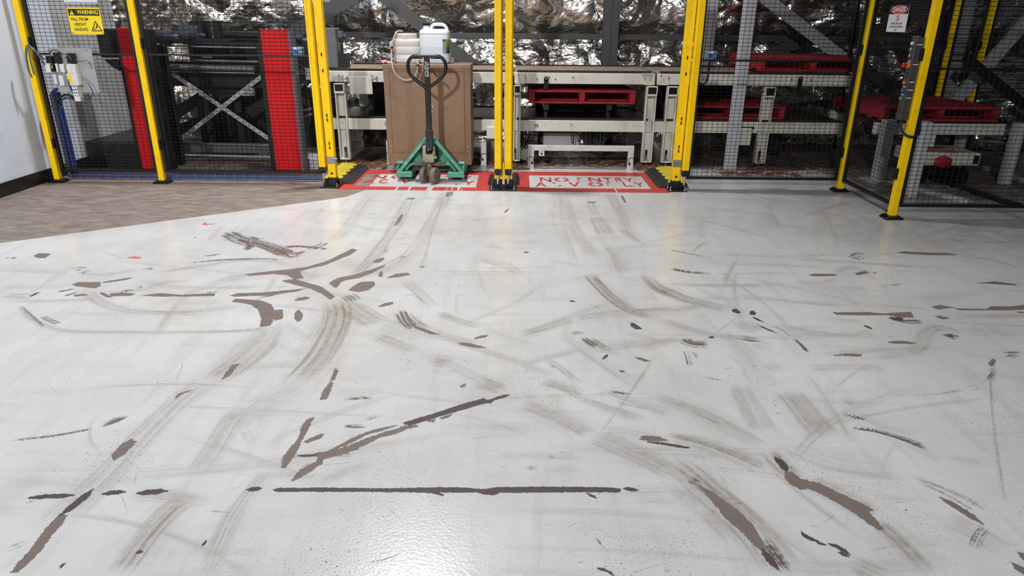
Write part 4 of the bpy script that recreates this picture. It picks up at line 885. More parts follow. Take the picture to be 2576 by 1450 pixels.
# hanging cable loops
def loops(t, x0, x1, z1, y, n, seed):
    r = random.Random(seed)
    for i in range(n):
        x = r.uniform(x0, x1); dx = r.uniform(.03, .12); dz = r.uniform(.08, .2); yy = y+r.uniform(-.05, .05)
        MB().tube([(x, yy, z1), (x+dx*.1, yy, z1-dz*.7), (x+dx*.5, yy-.02, z1-dz), (x+dx*.9, yy, z1-dz*.7), (x+dx, yy, z1)], .006, 6).build('hanging_cable', CABLE, t)
loops(c2, .02, .12, .37, 7.8, 7, 1); loops(c2, .60, .95, .37, 7.82, 14, 2); loops(c1, -1.7, -1.5, .37, 7.8, 8, 3); loops(c3, 1.85, 2.2, .37, 7.85, 7, 4); loops(c3, 1.53, 1.6, .37, 7.8, 3, 5)
# lift arms under the middle pallet
lt = thing('pallet_lift', 'dark lift frame under the middle red pallet', 'lift', (.7, 8.3, .505))
for xx in (.32, 1.02):
    MB().box(xx-.03, xx+.03, 7.80, 8.8, .60, .672).build('lift_arm', DARK, lt)
    for yy in (7.9, 8.6): MB().box(xx-.02, xx+.02, yy, yy+.05, .505, .60).build('lift_post', DARK, lt)

# ================================================================== pallets
def pallet(label, x0, y0, z0, w_=1.165, d_=1.165):
    t = thing('pallet', label, 'pallet', (x0+w_/2, y0+d_/2, z0), 'red timber pallets')
    for i in range(3):
        xx = x0+(w_-.062)*i/2; MB().box(xx, xx+.062, y0+.003, y0+d_-.003, z0+.024, z0+.118).build('bearer', RED, t, .004)
    n = 8
    for i in range(n):
        yy = y0+(d_-.115)*i/(n-1); j = rnd.uniform(-.004, .004); MB().box(x0+j, x0+w_+j, yy, yy+.115, z0+.118, z0+.144).build('top_board', RED, t, .003)
    for i in range(5):
        yy = y0+(d_-.10)*i/4; MB().box(x0, x0+w_, yy, yy+.10, z0, z0+.024).build('bottom_board', RED, t, .003)
    return t
pallet('red pallet raised under the middle conveyor deck, splintered front edge', .127, 7.74, .673)
pallet('upper red pallet on the right conveyor above the other pallets', 2.60, 7.74, 1.030)
pallet('red pallet on the lower tier of the right conveyor', 1.79, 7.76, .522)
pallet('nearest far right red pallet on its own white table', 3.70, 7.10, .600)

# ================================================================== right cell table and shuttle
t = thing('roller_table', 'white table with square legs under the far right pallet', 'table', (4.3, 7.5, 0))
MB().box(3.66, 4.98, 7.13, 7.19, .46, .575).build('front_beam', CREAM, t, .005)
MB().box(3.66, 4.98, 8.2, 8.26, .46, .575).build('rear_beam', CREAM, t, .005)
MB().box(3.70, 5.05, 7.2, 8.2, .565, .595).build('deck', DARK, t)
MB().box(3.69, 3.80, 7.0, 7.11, .0, .62).build('leg', LGREY, t, .006); MB().box(4.66, 4.76, 7.3, 7.4, 0, .46).build('leg', LGREY, t, .006)
MB().box(3.60, 3.86, 6.92, 7.17, 0, .012).build('foot_plate', LGREY, t)
t = thing('guide_frame', 'light grey square frame leg standing just behind the right mesh panel', 'frame', (3.71, 6.35, 0))
zt = at(2318, 306, 6.35)[1]; (xa, za), (xb, zb) = at(2330, 318, 6.35), at(2412, 336, 6.35); xg, zg = at(2346, 369, 6.35)
MB().box(3.675, 3.75, 6.31, 6.40, 0, zt).build('upright', PALEP, t, .006); MB().box(3.75, xb, 6.32, 6.40, zb, za).build('arm', PALEP, t, .006); MB().box(3.75, xg, 6.33, 6.39, zg, zb).build('gusset', PALEP, t, .004)
t = thing('shuttle', 'white floor shuttle with a red stop button behind the right mesh', 'shuttle', (4.3, 7.0, 0))
(xa, za), (xb, zb) = at(2318, 385, 6.85), at(2462, 418, 6.85)
MB().box(xa, xb, 6.85, 7.35, zb, za).build('body', CREAM, t, .01)
MB().box(xb-.07, xb-.02, 6.842, 6.85, zb+.02, za-.02).build('slot', PLA, t)
x, z = at(2371, 407, 6.84); MB().loft([(x, 6.83, z-.055, .03, .02, 2.), (x, 6.83, z-.03, .085, .035, 2.2), (x, 6.83, z+.03, .085, .035, 2.2), (x, 6.83, z+.055, .03, .02, 2.)], 20)  .build('bumper', RED, t, smooth=True)
for sx in (xa+.08, xb-.1): MB().cyl((sx, 6.9, .06), (sx, 7.3, .06), .06, 16).build('wheel', PLA, t)
MB().tube([(xa+.0, 6.84, za+.03), (xa+.25, 6.84, za+.035), (xa+.33, 6.84, za+.015)], .012, 6).build('hose', mat('orange_hose', '#9a5230', .5), t)
tk = thing('cable_chain', 'black cable chain curling on the floor of the right cell', 'cable chain', (*on_floor(2415, 445)[:2], 0))
pts = [(2345, 430, .11), (2375, 436, .09), (2400, 430, .11), (2420, 428, .12), (2428, 440, .06), (2412, 452, .02)]
P = [on_floor(a, b, c) for a, b, c in pts]; P = catmull([Vector(p) for p in P], 6)
for i in range(len(P)-1): MB().bar(P[i], P[i]*.2+P[i+1]*.8, .06, .03).build('link', PLA, tk)
for lb, a, b in (('pale floor rail nearest the right mesh panel', (2285, 468), (2440, 505)), ('dark floor rail crossing the right cell', (2300, 430), (2560, 515)), ('pale floor rail far behind the cable chain', (2480, 420), (2576, 452))):
    p, q = on_floor(*a, .03), on_floor(*b, .03); tag(MB().bar((*p[:2], .02), (*q[:2], .02), .07, .04).build('floor_rail', LGREY if 'pale' in lb else DARK, None, .003), lb, 'rail')
t = thing('chute_rack', 'dark slatted rack beside the far right pallet', 'rack', (5.2, 7.5, 0))
for k in range(5):
    (xa, za), (xb, zb) = at(2475, 335+k*12, 7.4), at(2576, 350+k*13, 7.2); MB().bar((xa, 7.4, za), (xb+.3, 7.1, zb-.03), .05, .014).build('slat', DARK, t)
xq, _ = at(2565, 330, 6.9); MB().box(xq-.045, xq+.045, 6.88, 6.97, 0, .62).build('leg', PALEP, t, .005)
for yy in (7.15, 7.45): MB().box(xq-.3, xq-.26, yy, yy+.04, 0, .56).build('leg', DARK, t)

# ================================================================== brown cabinet and what stands on it
t = thing('cabinet', 'brown steel cabinet carried on the green pallet jack', 'cabinet', (-.917, 7.42, .092))
X0, X1, Yc, Yb, Z0, Z1 = -1.356, -.477, 7.20, 7.64, .092, 1.10
MB().box(X0, X1, Yc+.006, Yb, Z0, Z1-.002).build('body', TAN, t, .004)
MB().box(X0-.004, X1+.004, Yc-.006, Yb, Z1-.04, Z1).build('top', TAN, t, .003)
MB().box(X0, X0+.055, Yc, Yc+.006, Z0, Z1-.04).box(X1-.055, X1, Yc, Yc+.006, Z0, Z1-.04).box(X0+.055, X1-.055, Yc, Yc+.006, Z0, Z0+.12).box(X0+.055, X1-.055, Yc, Yc+.006, Z1-.062, Z1-.04).build('door_frame', TAN, t, .0015)
d = MB().box(X0+.063, X1-.063, Yc-.001, Yc+.006, Z0+.128, Z1-.072).build('door', TAN, t, .003)
for px, py in ((970, 189.5), (971.5, 202), (984, 368), (985, 379.5), (1170, 190), (1171, 202.5), (1176, 369), (1176, 380.5)):
    x, z = at(px, py, Yc); MB().cyl((x, Yc-.001, z), (x, Yc-.008, z), .006, 8).build('rivet', CHROME, d)
x, z = at(1087, 273.5, Yc-.01)
MB().tube([(x+.022*math.cos(a), Yc-.008, z+.026*math.sin(a)) for a in [i*math.pi/5 for i in range(10)]], .005, 6, True, 2).build('ring_handle', CHROME, d)
x, z = at(1119, 273, Yc-.002); text_mesh('lettering', '1655', .035, mat('scratched_ink', '#4c392b', .6), d, (x, Yc-.002, z), (1, 0, 0), (0, 0, 1))
MILK = mat('milky_plastic', '#d7dbe2', .38, var=.02, scale=3); MILK2 = mat('cloudy_old_plastic', '#c6c1bb', .42, var=.05, scale=5); FILL = mat('milky_plastic_filled', '#c3cdd8', .34, var=.02); FILL2 = mat('cloudy_plastic_filled', '#b9babb', .38, var=.05)
def jerrycan():
    cx, cy, z = -.848, 7.43, 1.10; a, b = .153, .115
    t = thing('jerrycan', 'tall white jerrycan with black cap and green label on the cabinet', 'jerrycan', (cx, cy, z))
    lv = z+.165
    MB().loft([(cx, cy, z, a*.86, b*.86), (cx, cy, z+.006, a*.94, b*.94), (cx, cy, z+.016, a*.985, b*.985), (cx, cy, z+.03, a, b), (cx, cy, z+.04, a, b), (cx, cy, lv-.01, a, b), (cx, cy, lv, a, b)], 48, 5, (True, False)).build('lower_body', FILL, t, smooth=True)
    bd = MB().loft([(cx, cy, lv, a, b), (cx, cy, lv+.01, a, b), (cx, cy, z+.262, a, b), (cx, cy, z+.268, a, b), (cx, cy, z+.272, a*.985, b*.98), (cx, cy, z+.278, a*.985, b*.98), (cx, cy, z+.282, a, b), (cx, cy, z+.30, a*.995, b*.995), (cx, cy, z+.316, a*.95, b*.95), (cx, cy, z+.328, a*.85, b*.84), (cx, cy, z+.332, a*.70, b*.68)], 48, 5, (False, True)).build('body', MILK, t, smooth=True)
    nx = cx-.085
    MB().cyl((nx, cy, z+.325), (nx, cy, z+.366), .036, 24, .031).build('neck', MILK, bd, smooth=True)
    MB().cyl((nx, cy, z+.362), (nx, cy, z+.384), .034, 24).build('cap', PLA, bd, smooth=True)
    MB().tube([(cx-.04, cy, z+.325), (cx-.03, cy, z+.35), (cx-.012, cy, z+.370), (cx+.02, cy, z+.375), (cx+.07, cy, z+.375), (cx+.098, cy, z+.366), (cx+.118, cy, z+.345), (cx+.128, cy, z+.318)], .0165, 12, smooth=5).build('handle', MILK, t, smooth=True)
    lab = bpy.data.materials.new('product_label'); lab.use_nodes = True; gg = G(lab)
    sx = gg.N.new('ShaderNodeSeparateXYZ'); gg.L.new(gg.tc.outputs['Generated'], sx.inputs[0])
    rows_ = gg.step(gg.math('SINE', gg.math('MULTIPLY', sx.outputs[2], 95)), .1, .3); left = gg.step(sx.outputs[0], .52, .5)
    c_ = gg.mix(gg.math('MULTIPLY', rows_, .6), lin('#8d8d90'), lin('#5f5f63')); gr = gg.mix(gg.step(sx.outputs[2], .15, .9), lin('#2b3a2a'), lin('#58a02c'))
    c_ = gg.mix(left, gr, c_); tb = gg.math('MULTIPLY', gg.math('GREATER_THAN', sx.outputs[2], .88), gg.math('LESS_THAN', sx.outputs[0], .45)); c_ = gg.mix(tb, c_, lin('#15151a'))
    gg.L.new(c_, lab.node_tree.nodes['Principled BSDF'].inputs['Base Color'])
    lx0 = cx+.09; P = []
    for i in range(9):
        th = math.radians(-72+72*i/8); cc, q = math.cos(th), math.sin(th)
        P.append((cx+(a+.001)*abs(cc)**.4, cy-(b+.001)*abs(q)**.4))
    P = [p for p in P if p[0] > lx0]; P = [(lx0, cy-b-.001)]+P
    m_ = MB(); n = len(P); m_.add([(x, y, z+.10) for x, y in P]+[(x, y, z+.235) for x, y in P]+[(x-.0008, y+.0008, z+.10) for x, y in P]+[(x-.0008, y+.0008, z+.235) for x, y in P], [(i, i+1, n+i+1, n+i) for i in range(n-1)]+[(2*n+i+1, 2*n+i, 3*n+i, 3*n+i+1) for i in range(n-1)])
    m_.build('label', lab, bd)
jerrycan()
def drum():
    cx, cy, z = -1.135, 7.47, 1.10; a, b = .142, .12
    t = thing('plastic_drum', 'squat cloudy plastic drum with round lid left of the jerrycan', 'drum', (cx, cy, z))
    MB().loft([(cx, cy, z, a*.9, b*.9), (cx, cy, z+.006, a*.97, b*.97), (cx, cy, z+.014, a, b), (cx, cy, z+.02, a, b), (cx, cy, z+.076, a, b), (cx, cy, z+.079, a*.992, b*.99), (cx, cy, z+.085, a*.992, b*.99), (cx, cy, z+.088, a, b), (cx, cy, z+.105, a, b), (cx, cy, z+.115, a, b)], 40, 4, (True, False)).build('lower_body', FILL2, t, smooth=True)
    bd = MB().loft([(cx, cy, z+.115, a, b), (cx, cy, z+.125, a, b), (cx, cy, z+.160, a, b), (cx, cy, z+.162, a*.995, b*.995), (cx, cy, z+.165, a*.995, b*.995), (cx, cy, z+.167, a, b), (cx, cy, z+.20, a, b), (cx, cy, z+.213, a, b), (cx, cy, z+.226, a*.975, b*.975), (cx, cy, z+.234, a*.90, b*.90), (cx, cy, z+.236, a*.80, b*.80)], 40, 4, (False, True)).build('body', MILK2, t, smooth=True)
    lx = cx-.012
    MB().cyl((lx, cy, z+.234), (lx, cy, z+.275), .112, 36).cyl((lx, cy, z+.275), (lx, cy, z+.287), .112, 36, .105).build('lid', MILK2, t, smooth=True)
    MB().tube([(cx-.142, cy-.06, z+.21), (cx-.165, cy-.07, z+.19), (cx-.16, cy-.07, z+.15), (cx-.142, cy-.06, z+.13)], .012, 8).build('grip', MILK2, t, smooth=True)
drum()
HOSE = mat('clear_hose', '#b9b6b0', .15, var=.05, trans=.35)
ht = thing('clear_hose', 'clear looping hose with red and blue valves hanging over the cabinet', 'hose', (-1.3, 7.2, 1.1))
def seq(L): return [(at(a, b, Yh)[0], Yh, at(a, b, Yh)[1]) for a, b, Yh in L]
MB().tube(seq([(1012, 78, 7.45), (998, 80, 7.38), (989, 100, 7.33), (986, 118, 7.30), (985, 140, 7.24), (987, 165, 7.16), (995, 185, 7.13), (1010, 199, 7.12), (1025, 202, 7.12), (1040, 195, 7.12), (1049, 180, 7.12), (1051, 162, 7.14), (1048, 152, 7.20), (1042, 148, 7.30)]), .0085, 8, smooth=6).build('tube', HOSE, ht, smooth=True)
def valve(pa, pb, Yh, m):
    p, q = Vector((at(*pa, Yh)[0], Yh, at(*pa, Yh)[1])), Vector((at(*pb, Yh)[0], Yh, at(*pb, Yh)[1])); d = (q-p)
    v = MB().cyl(p, p+d*.28, .014, 12).cyl(p+d*.72, q, .014, 12).build('valve', PLA if m is REDP else BLUEC, ht)
    MB().cyl(p+d*.28, p+d*.72, .011, 12).build('valve_sleeve', m, v)
valve((986.5, 117), (986, 132), 7.285, REDP); valve((1051.5, 162), (1050.5, 177), 7.13, CHROME)
r_ = thing('rag', 'crumpled pink plastic rag on the left cabinet corner', 'rag', (*[at(968, 157, 7.5)[0]], 7.5, 1.10))
mb = MB(); rr = random.Random(4); n = 12; VX = []
for i in range(n):
    for j in range(8):
        xx, zz = at(948+40*i/(n-1), 160, 7.35); VX.append((xx, 7.22+.16*j/7, 1.104+.03*rr.random()*math.sin(math.pi*(i+.5)/n)))
mb.add(VX, [(i*8+j, (i+1)*8+j, (i+1)*8+j+1, i*8+j+1) for i in range(n-1) for j in range(7)])
o = mb.build('cloth', mat('pink_plastic_film', '#c98e88', .35, var=.2), r_); sm_ = o.modifiers.new('s', 'SOLIDIFY'); sm_.thickness = .002

# ================================================================== pallet jack
GRN = mat('green_jack_paint', '#3f8f76', .5, var=.15, scale=10, grime='#8db8a8', gscale=18, gamt=.75)
GRND = mat('dark_green_jack_paint', '#1f4a38', .6, var=.2)
RUST = mat('worn_rusty_steel', '#5c4d42', .6, var=.25, metal=.3, grime='#8d8378', gscale=25)
PUMP = mat('oily_cream_casting', '#9d957c', .45, var=.2, grime='#4e4634', gscale=20, gamt=.7)
WHL = mat('brown_nylon_wheel', '#6b5d57', .6, var=.15, grime='#483c37', gscale=15)
t = thing('pallet_jack', 'green pallet jack with black loop handle in the left gate', 'pallet jack', (-.865, 6.85, 0))
jx, jy = -.853, 6.74
MB().box(jx-.027, jx+.027, jy-.016, jy+.016, .40, 1.20).build('shaft', PLA, t, .006, seg=2)
MB().box(jx-.034, jx+.034, jy-.022, jy+.022, .32, .52).build('shaft_socket', PLA, t, .006)
hl = [(0, 1.203), (.085, 1.203), (.135, 1.19), (.168, 1.155), (.178, 1.10), (.165, 1.045), (.12, .995), (.055, .945), (.012, .915)]
hd = MB().tube([(jx+sx*a, jy-.01, z) for sx, (a, z) in [(-1, p) for p in hl[::-1]]+[(1, p) for p in hl[1:]]], .0165, 10, smooth=5).build('handle_loop', PLA, t, smooth=True)
for sx in (-1, 1):
    for k in range(6): MB().cyl((jx+sx*(.045+.014*k), jy-.01, 1.186), (jx+sx*(.045+.014*k), jy-.01, 1.176), .009, 8).build('grip_ridge', PLA, hd)
MB().tube([(jx+.02, jy-.012, 1.085), (jx+.05, jy-.014, 1.068), (jx+.075, jy-.016, 1.045), (jx+.092, jy-.018, 1.012)], [.010, .010, .008, .005], 8).build('release_lever', PLA, t, smooth=True)
st = bpy.data.materials.new('scratched_sticker'); st.use_nodes = True; gs = G(st)
gs.L.new(gs.mix(gs.step(gs.noise(70, 3, .6), .50, .54), lin('#1c1c1e'), lin('#a9a8a2')), st.node_tree.nodes['Principled BSDF'].inputs['Base Color'])
MB().box(jx-.021, jx+.021, jy-.0172, jy-.016, 1.015, 1.155).build('sticker', st, t)
fy0 = 6.83
ax, az = -.862, .42
for sx, xe in ((-1, -1.185), (1, -.535)):
    a = Vector((ax+sx*.055, fy0+.02, az-.015)); b = Vector((xe, fy0-.01, .085)); d = (b-a).normalized()
    MB().bar(a, b, .075, .014, (d.z, 0, -d.x)).bar(a+Vector((0, -.035, 0)), b+Vector((0, -.035, 0)), .012, .034, (d.z, 0, -d.x)).build('frame_side', GRN, t, .003)
MB().prism([(ax-.075, az-.04), (ax-.06, az+.005), (ax-.03, az+.018), (ax+.03, az+.018), (ax+.06, az+.005), (ax+.075, az-.04), (ax+.05, az-.06), (ax-.05, az-.06)], 'y', fy0-.005, fy0+.06).build('frame_head', GRN, t, .005)
MB().prism([(ax-.07, az-.05), (ax+.07, az-.05), (ax+.30, .09), (ax-.30, .09)], 'y', fy0+.075, fy0+.085).build('back_plate', GRND, t)
for sx in (-1, 1): MB().prism([(ax+sx*.04, .14), (ax+sx*.13, .28), (ax+sx*.2, .14)], 'y', fy0+.06, fy0+.075).build('gusset', GRN, t)
for xa, xb in ((-1.20, -1.045), (-.69, -.525)):
    MB().box(xa, xb, fy0-.055, fy0+.03, .045, .10).build('toe_box', GRN, t, .006)
    MB().box(xa-.005, xb+.005, fy0+.03, 8.0, .055, .090).build('fork', GRND, t, .004)
    MB().cyl(((xa+xb)/2-.03, 7.85, .035), ((xa+xb)/2+.03, 7.85, .035), .035, 14).build('fork_roller', PLA, t)
    sgn = -1 if xa < -1 else 1; xo = xa if sgn < 0 else xb
    MB().cyl((xo+sgn*.0, fy0+.03, .175), (xo-sgn*.06, fy0+.03, .175), .017, 14).build('pivot_pin', GRN, t)
    MB().box(min(xo, xo-sgn*.02), max(xo, xo-sgn*.02), fy0-.03, fy0+.12, .03, .15).build('side_cheek', GRN, t, .004)
MB().box(ax-.155, ax+.155, fy0-.08, fy0-.02, .165, .195).build('cross_plate', RUST, t, .003)
for sx in (-1, 1): MB().tube([(ax+sx*.15, fy0-.03, .18), (ax+sx*.2, fy0-.02, .165), (ax+sx*.25, fy0-.01, .11)], .012, 8).build('link_arm', GRN, t)
pp = MB().box(ax-.05, ax+.045, fy0-.09, fy0-.02, .20, .285).box(ax-.065, ax-.03, fy0-.085, fy0-.02, .22, .36).box(ax+.035, ax+.055, fy0-.085, fy0-.03, .27, .355).cyl((ax+.06, fy0-.09, .255), (ax+.06, fy0-.10, .255), .016, 12).cyl((ax, fy0-.09, .20), (ax, fy0-.10, .165), .02, 12)
pp.build('pump', PUMP, t, .006)
MB().cyl((ax+.0, fy0-.085, .285), (ax, fy0-.085, .36), .015, 14).cyl((ax, fy0-.085, .335), (ax, fy0-.085, .345), .027, 16).build('pump_piston', CHROME, t, smooth=True)
sp = [(ax+.027*math.cos(i*.8), fy0-.085+.027*math.sin(i*.8), .285+.0017*i) for i in range(32)]
MB().tube(sp, .006, 6, smooth=0).build('spring', PLA, t, smooth=True)
MB().box(ax-.03, ax+.03, fy0-.11, fy0-.06, .08, .17).cyl((ax, fy0-.085, .17), (ax, fy0-.085, .20), .03, 14).build('steer_fork', RUST, t, .004)
wc = Vector((ax+.0, fy0-.10, .08)); th = math.radians(-20)
axd = Vector((math.cos(th), math.sin(th), 0))
for sx in (-1, 1):
    c = wc+axd*sx*.058; wv = MB().cyl(c-axd*.024, c+axd*.024, .08, 28).build('steer_wheel', WHL, t, .006, smooth=True, seg=2)
    MB().cyl(c+axd*sx*.024, c+axd*sx*.036, .024, 16).build('hub', CHROME if sx < 0 else RUST, wv, .003)
MB().cyl(wc-axd*.07, wc+axd*.07, .016, 12).build('axle', RUST, t)

# ================================================================== machine in the left cell
t = thing('roller_machine', 'dark roller machine with two red front plates and crossed grey bars', 'machine', (-3.1, 7.8, 0))
def pz(px, py, Y): x, z = at(px, py, Y); return Vector((x, Y, z))
for xa, xb in ((-3.975, -3.70), (-2.55, -2.28)):
    MB().box(xa, xb, 7.20, 7.206, .02, 1.416).build('red_plate', REDP, t, .001)
    MB().box(xa-.03, xa, 7.20, 7.30, 0, 1.40).build('black_edge', DARK, t)
    u = MB().box(xa, xb, 7.206, 7.34, 0, 1.41).build('upright', DARK, t, .004)
    MB().box(xb, xb+.035, 7.2, 7.34, 0, 1.40).build('side_strip', mat('blue_grey_steel', '#5b5e6a', .5) if xb > -3 else DARK, u)
    for k in range(3): MB().box(xa+.05+.08*k, xa+.07+.08*k, 7.21, 7.23, 1.416, 1.426).build('bolt_head', ZINC, u)
YB = 7.9
FLATB = mat('galvanised_flat_bar', '#a9aaa8', .45, var=.08, metal=.2)
for a, b in (((408, 168), (680, 352)), ((668, 185), (455, 350))):
    p, q = pz(*a, YB), pz(*b, YB); d = (q-p).normalized(); MB().bar(p, q, .01, .045, (d.z, 0, -d.x)).build('cross_bar', FLATB, t)
    YB += .012
MB().box(pz(548, 271, 7.88).x, pz(562, 271, 7.88).x, 7.885, 7.91, pz(555, 277, 7.88).z, pz(555, 264, 7.88).z).build('cross_plate', FLATB, t)
def hshaft(pa, pb, Y, r, m, nm='roller'): MB().cyl(pz(*pa, Y), pz(*pb, Y), r, 16).build(nm, m, t, smooth=True)
def hbar(pa, pb, Y, h, m, nm='cross_beam', dy=.05):
    p, q = pz(*pa, Y), pz(*pb, Y); MB().bar(p, q, dy, h).build(nm, m, t)
hbar((395, 102), (665, 107), 7.75, .055, DARK); hshaft((565, 86), (655, 90), 7.6, .034, DARK); hbar((395, 115), (645, 120), 7.7, .012, CHROME, 'bright_rail', .015)
hbar((400, 150), (650, 154), 7.75, .014, CHROME, 'bright_rail', .02); hbar((405, 168), (650, 173), 7.9, .13, DARK); hshaft((415, 168), (640, 173), 7.8, .03, ZINC); hshaft((425, 180), (640, 184), 7.82, .012, CHROME)
hbar((415, 197), (660, 202), 8.0, .16, DARK, 'curved_guard'); hbar((450, 360), (680, 366), 7.7, .012, CHROME, 'bright_rail', .02); hbar((450, 370), (680, 374), 7.75, .10, mat('dull_grey_steel', '#47484b', .5, var=.15), 'cross_beam')
hbar((445, 390), (685, 395), 7.6, .016, FLATB, 'tie_rod', .016); hbar((430, 434), (760, 441), 6.9, .018, CHROME, 'bright_rail', .02)
hbar((400, 145), (440, 148), 7.72, .05, CREAM, 'small_panel', .01); x = pz(508, 144, 7.66); MB().cyl(x, x+Vector((.11, 0, 0)), .008, 10).build('copper_pipe', mat('copper_pipe', '#b46a45', .35, metal=.8), t)
# uprights and sloping plates
for px, Y in ((430, 7.55), (676, 7.4), (520, 8.3), (600, 8.4), (400, 7.5)):
    p = pz(px, 260, Y); MB().box(p.x-.04, p.x+.04, Y-.04, Y+.04, 0, 1.25).build('post', DARK, t, .004)
MB().prism([(pz(440, 210, 8.1).x, pz(440, 210, 8.1).z), (pz(640, 214, 8.1).x, pz(640, 214, 8.1).z), (pz(590, 236, 8.1).x, pz(590, 236, 8.1).z), (pz(555, 252, 8.1).x, pz(555, 252, 8.1).z), (pz(520, 232, 8.1).x, pz(520, 232, 8.1).z)], 'y', 8.1, 8.14).build('hopper_plate', DARK, t)
for a, b in (((445, 285), (505, 245)), ((625, 285), (690, 245)), ((440, 330), (520, 300))):
    p, q = pz(*a, 8.25), pz(*b, 8.25); d = (q-p).normalized(); MB().bar(p, q, .02, .12, (d.z, 0, -d.x)).build('sloping_plate', DARK, t)
BM = mat('blue_grey_motor', '#333947', .4, var=.15)
for px, py, Y, r in ((412, 90, 7.85, .06), (480, 88, 8.0, .10), (738, 100, 7.55, .045)):
    p = pz(px, py, Y); m_ = MB().cyl(p-Vector((.10, 0, 0)), p+Vector((.10, 0, 0)), r, 18).box(p.x-.04, p.x+.05, Y-.05, Y+.05, p.z-r-.04, p.z-r*.5).build('motor', BM, t, .006, smooth=True)
    MB().cyl(p+Vector((.10, 0, 0)), p+Vector((.16, 0, 0)), .02, 12).build('motor_shaft', ZINC, m_)
for px in (497, 523, 552): p = pz(px, 105, 8.2); MB().box(p.x-.035, p.x+.035, 8.15, 8.25, .9, p.z+.22).build('post', DARK, t)
mm = wire_mesh((-3.65, 8.62), (-2.2, 8.62), .05, 1.15).build('rear_wire_guard', BLK, t); mm['kind'] = 'stuff'
MB().box(-4.0, -2.12, 8.75, 8.79, 0, .62).build('blackout_panel', DARK, t)
MB().box(-4.0, -2.12, 8.75, 8.79, .93, 1.30).build('blackout_panel', DARK, t); MB().box(-3.25, -2.80, 8.75, 8.79, .62, .93).build('blackout_panel', DARK, t)  # dark sheets put in to black out the foil behind the machine
# hoses right of the red plate
for k, (a, b, c, d_) in enumerate((((742, 165), (752, 185), (758, 205), (775, 208)), ((748, 160), (765, 175), (768, 215), (785, 200)), ((735, 180), (745, 230), (755, 300), (750, 350)), ((770, 215), (772, 260), (760, 320), (765, 380)))):
    MB().tube([pz(*q, 7.4+.03*k) for q in (a, b, c, d_)], .010, 8).build('hose', CABLE, t, smooth=True)
x = pz(775, 250, 7.5); MB().tube([x, x+Vector((.0, 0, -.12)), x+Vector((-.01, 0, -.25))], .009, 6).build('copper_pipe', MATS['copper_pipe'], t)
for py in (280, 294): p = pz(762, py, 7.45); MB().cyl(p, p+Vector((.10, 0, .03)), .012, 10).build('valve_rod', CHROME, t)
MB().box(pz(735, 400, 7.5).x, pz(815, 400, 7.5).x, 7.35, 7.65, 0, .12).build('floor_tray', LGREY, t, .004)
p = pz(760, 185, 7.4); MB().tube([p, p+Vector((.06, 0, 0)), p+Vector((.085, 0, .02)), p+Vector((.09, 0, .05))], .006, 6).build('crank', CHROME, t)
# gearbox column right of the left gate post
t = thing('gear_column', 'grey gear column on the conveyor end behind the left gate post', 'machine', (-2.05, 8.2, 0))
(xa, za), (xb, zb) = at(823, 70, 8.0), at(850, 158, 8.0)
MB().box(xa-.06, xb, 8.0, 8.2, 1.008, za).build('housing', mat('mid_grey_housing', '#5f6064', .5, var=.05), t, .008)
MB().box(xa-.10, xa-.06, 8.0, 8.1, 1.008, za-.01).build('chain_guide', CHAINM, t)
p = pz(850, 92, 7.99); MB().cyl(p+Vector((.0, .05, 0)), p+Vector((.05, .05, 0)), .06, 20).cyl(p+Vector((.05, .05, 0)), p+Vector((.08, .05, 0)), .03, 16).build('hub', BM, t, smooth=True)
MB().box(xb, xb+.10, 8.02, 8.16, 1.008, 1.16).build('bracket', DARK, t)
# low dark steel enclosure by the left wall
t = thing('steel_enclosure', 'low dark ribbed steel enclosure by the left wall behind the mesh', 'enclosure', (-4.3, 7.7, 0))
MB().box(-4.598, -4.04, 7.31, 8.33, 0, .28).build('body', mat('oily_dark_plate', '#222224', .45, var=.3, scale=20, grime='#5a5a5c', gscale=35, gamt=.5), t, .005)
for k in range(9): MB().box(-4.55, -4.03, 7.30, 7.31, .02+.028*k, .032+.028*k).build('rib', DARK, t)
# dark drive box above it
t = thing('drive_box', 'black ribbed drive box mounted left of the first red plate', 'drive box', (-4.1, 7.3, .9))
(xa, za), (xb, zb) = at(245, 72, 7.3), at(300, 145, 7.3)
MB().box(xa, xb, 7.25, 7.5, zb, za).build('body', DARK, t, .015, seg=2)
for k in range(6): MB().box(xa+.03, xb-.05, 7.238, 7.25, zb+.03+.045*k, zb+.045+.045*k).build('rib', DARK, t, .003)
MB().prism([(xa+.02, zb-.02), (xb, zb-.02), (xb, zb-.13), (xa+.10, zb-.10)], 'y', 7.27, 7.45).build('lower_cover', PLA, t, .004)

# ================================================================== cable tray along the fence and blue conduits
t = thing('cable_tray', 'silver wire cable tray on the floor behind the left fence', 'cable tray', (-3.2, 6.78, .012))
for z in (.02, .055, .085): MB().box(-4.45, -1.9, 6.70, 6.704, z, z+.004).build('tray_wire', ZINC, t)
for y in (6.74, 6.80, 6.86): MB().box(-4.45, -1.9, y, y+.004, .014, .018).build('tray_wire', ZINC, t)
n = 27
for k in range(n): xx = -4.43+2.5*k/(n-1); MB().box(xx-.002, xx+.002, 6.70, 6.704, .014, .09).box(xx-.002, xx+.002, 6.704, 6.87, .014, .018).build('tray_rib', ZINC, t)
for k in range(4):
    y = 6.735+.035*k
    tag(MB().tube([(-4.48, y, .035+.008*(k % 2)), (-3.4, y+.006, .030), (-2.4, y-.004,   .030), (-1.86, y, .030)], .010, 8, smooth=3).build('blue_cable', BLUEC, None, smooth=True),
        'blue cable lying in the wire tray, %s from the fence' % ('nearest', 'second', 'third', 'farthest')[k], 'cable')
t = thing('conduit_bundle', 'bundle of blue and steel conduits rising behind the corner post', 'conduit', (-4.42, 6.75, 0))
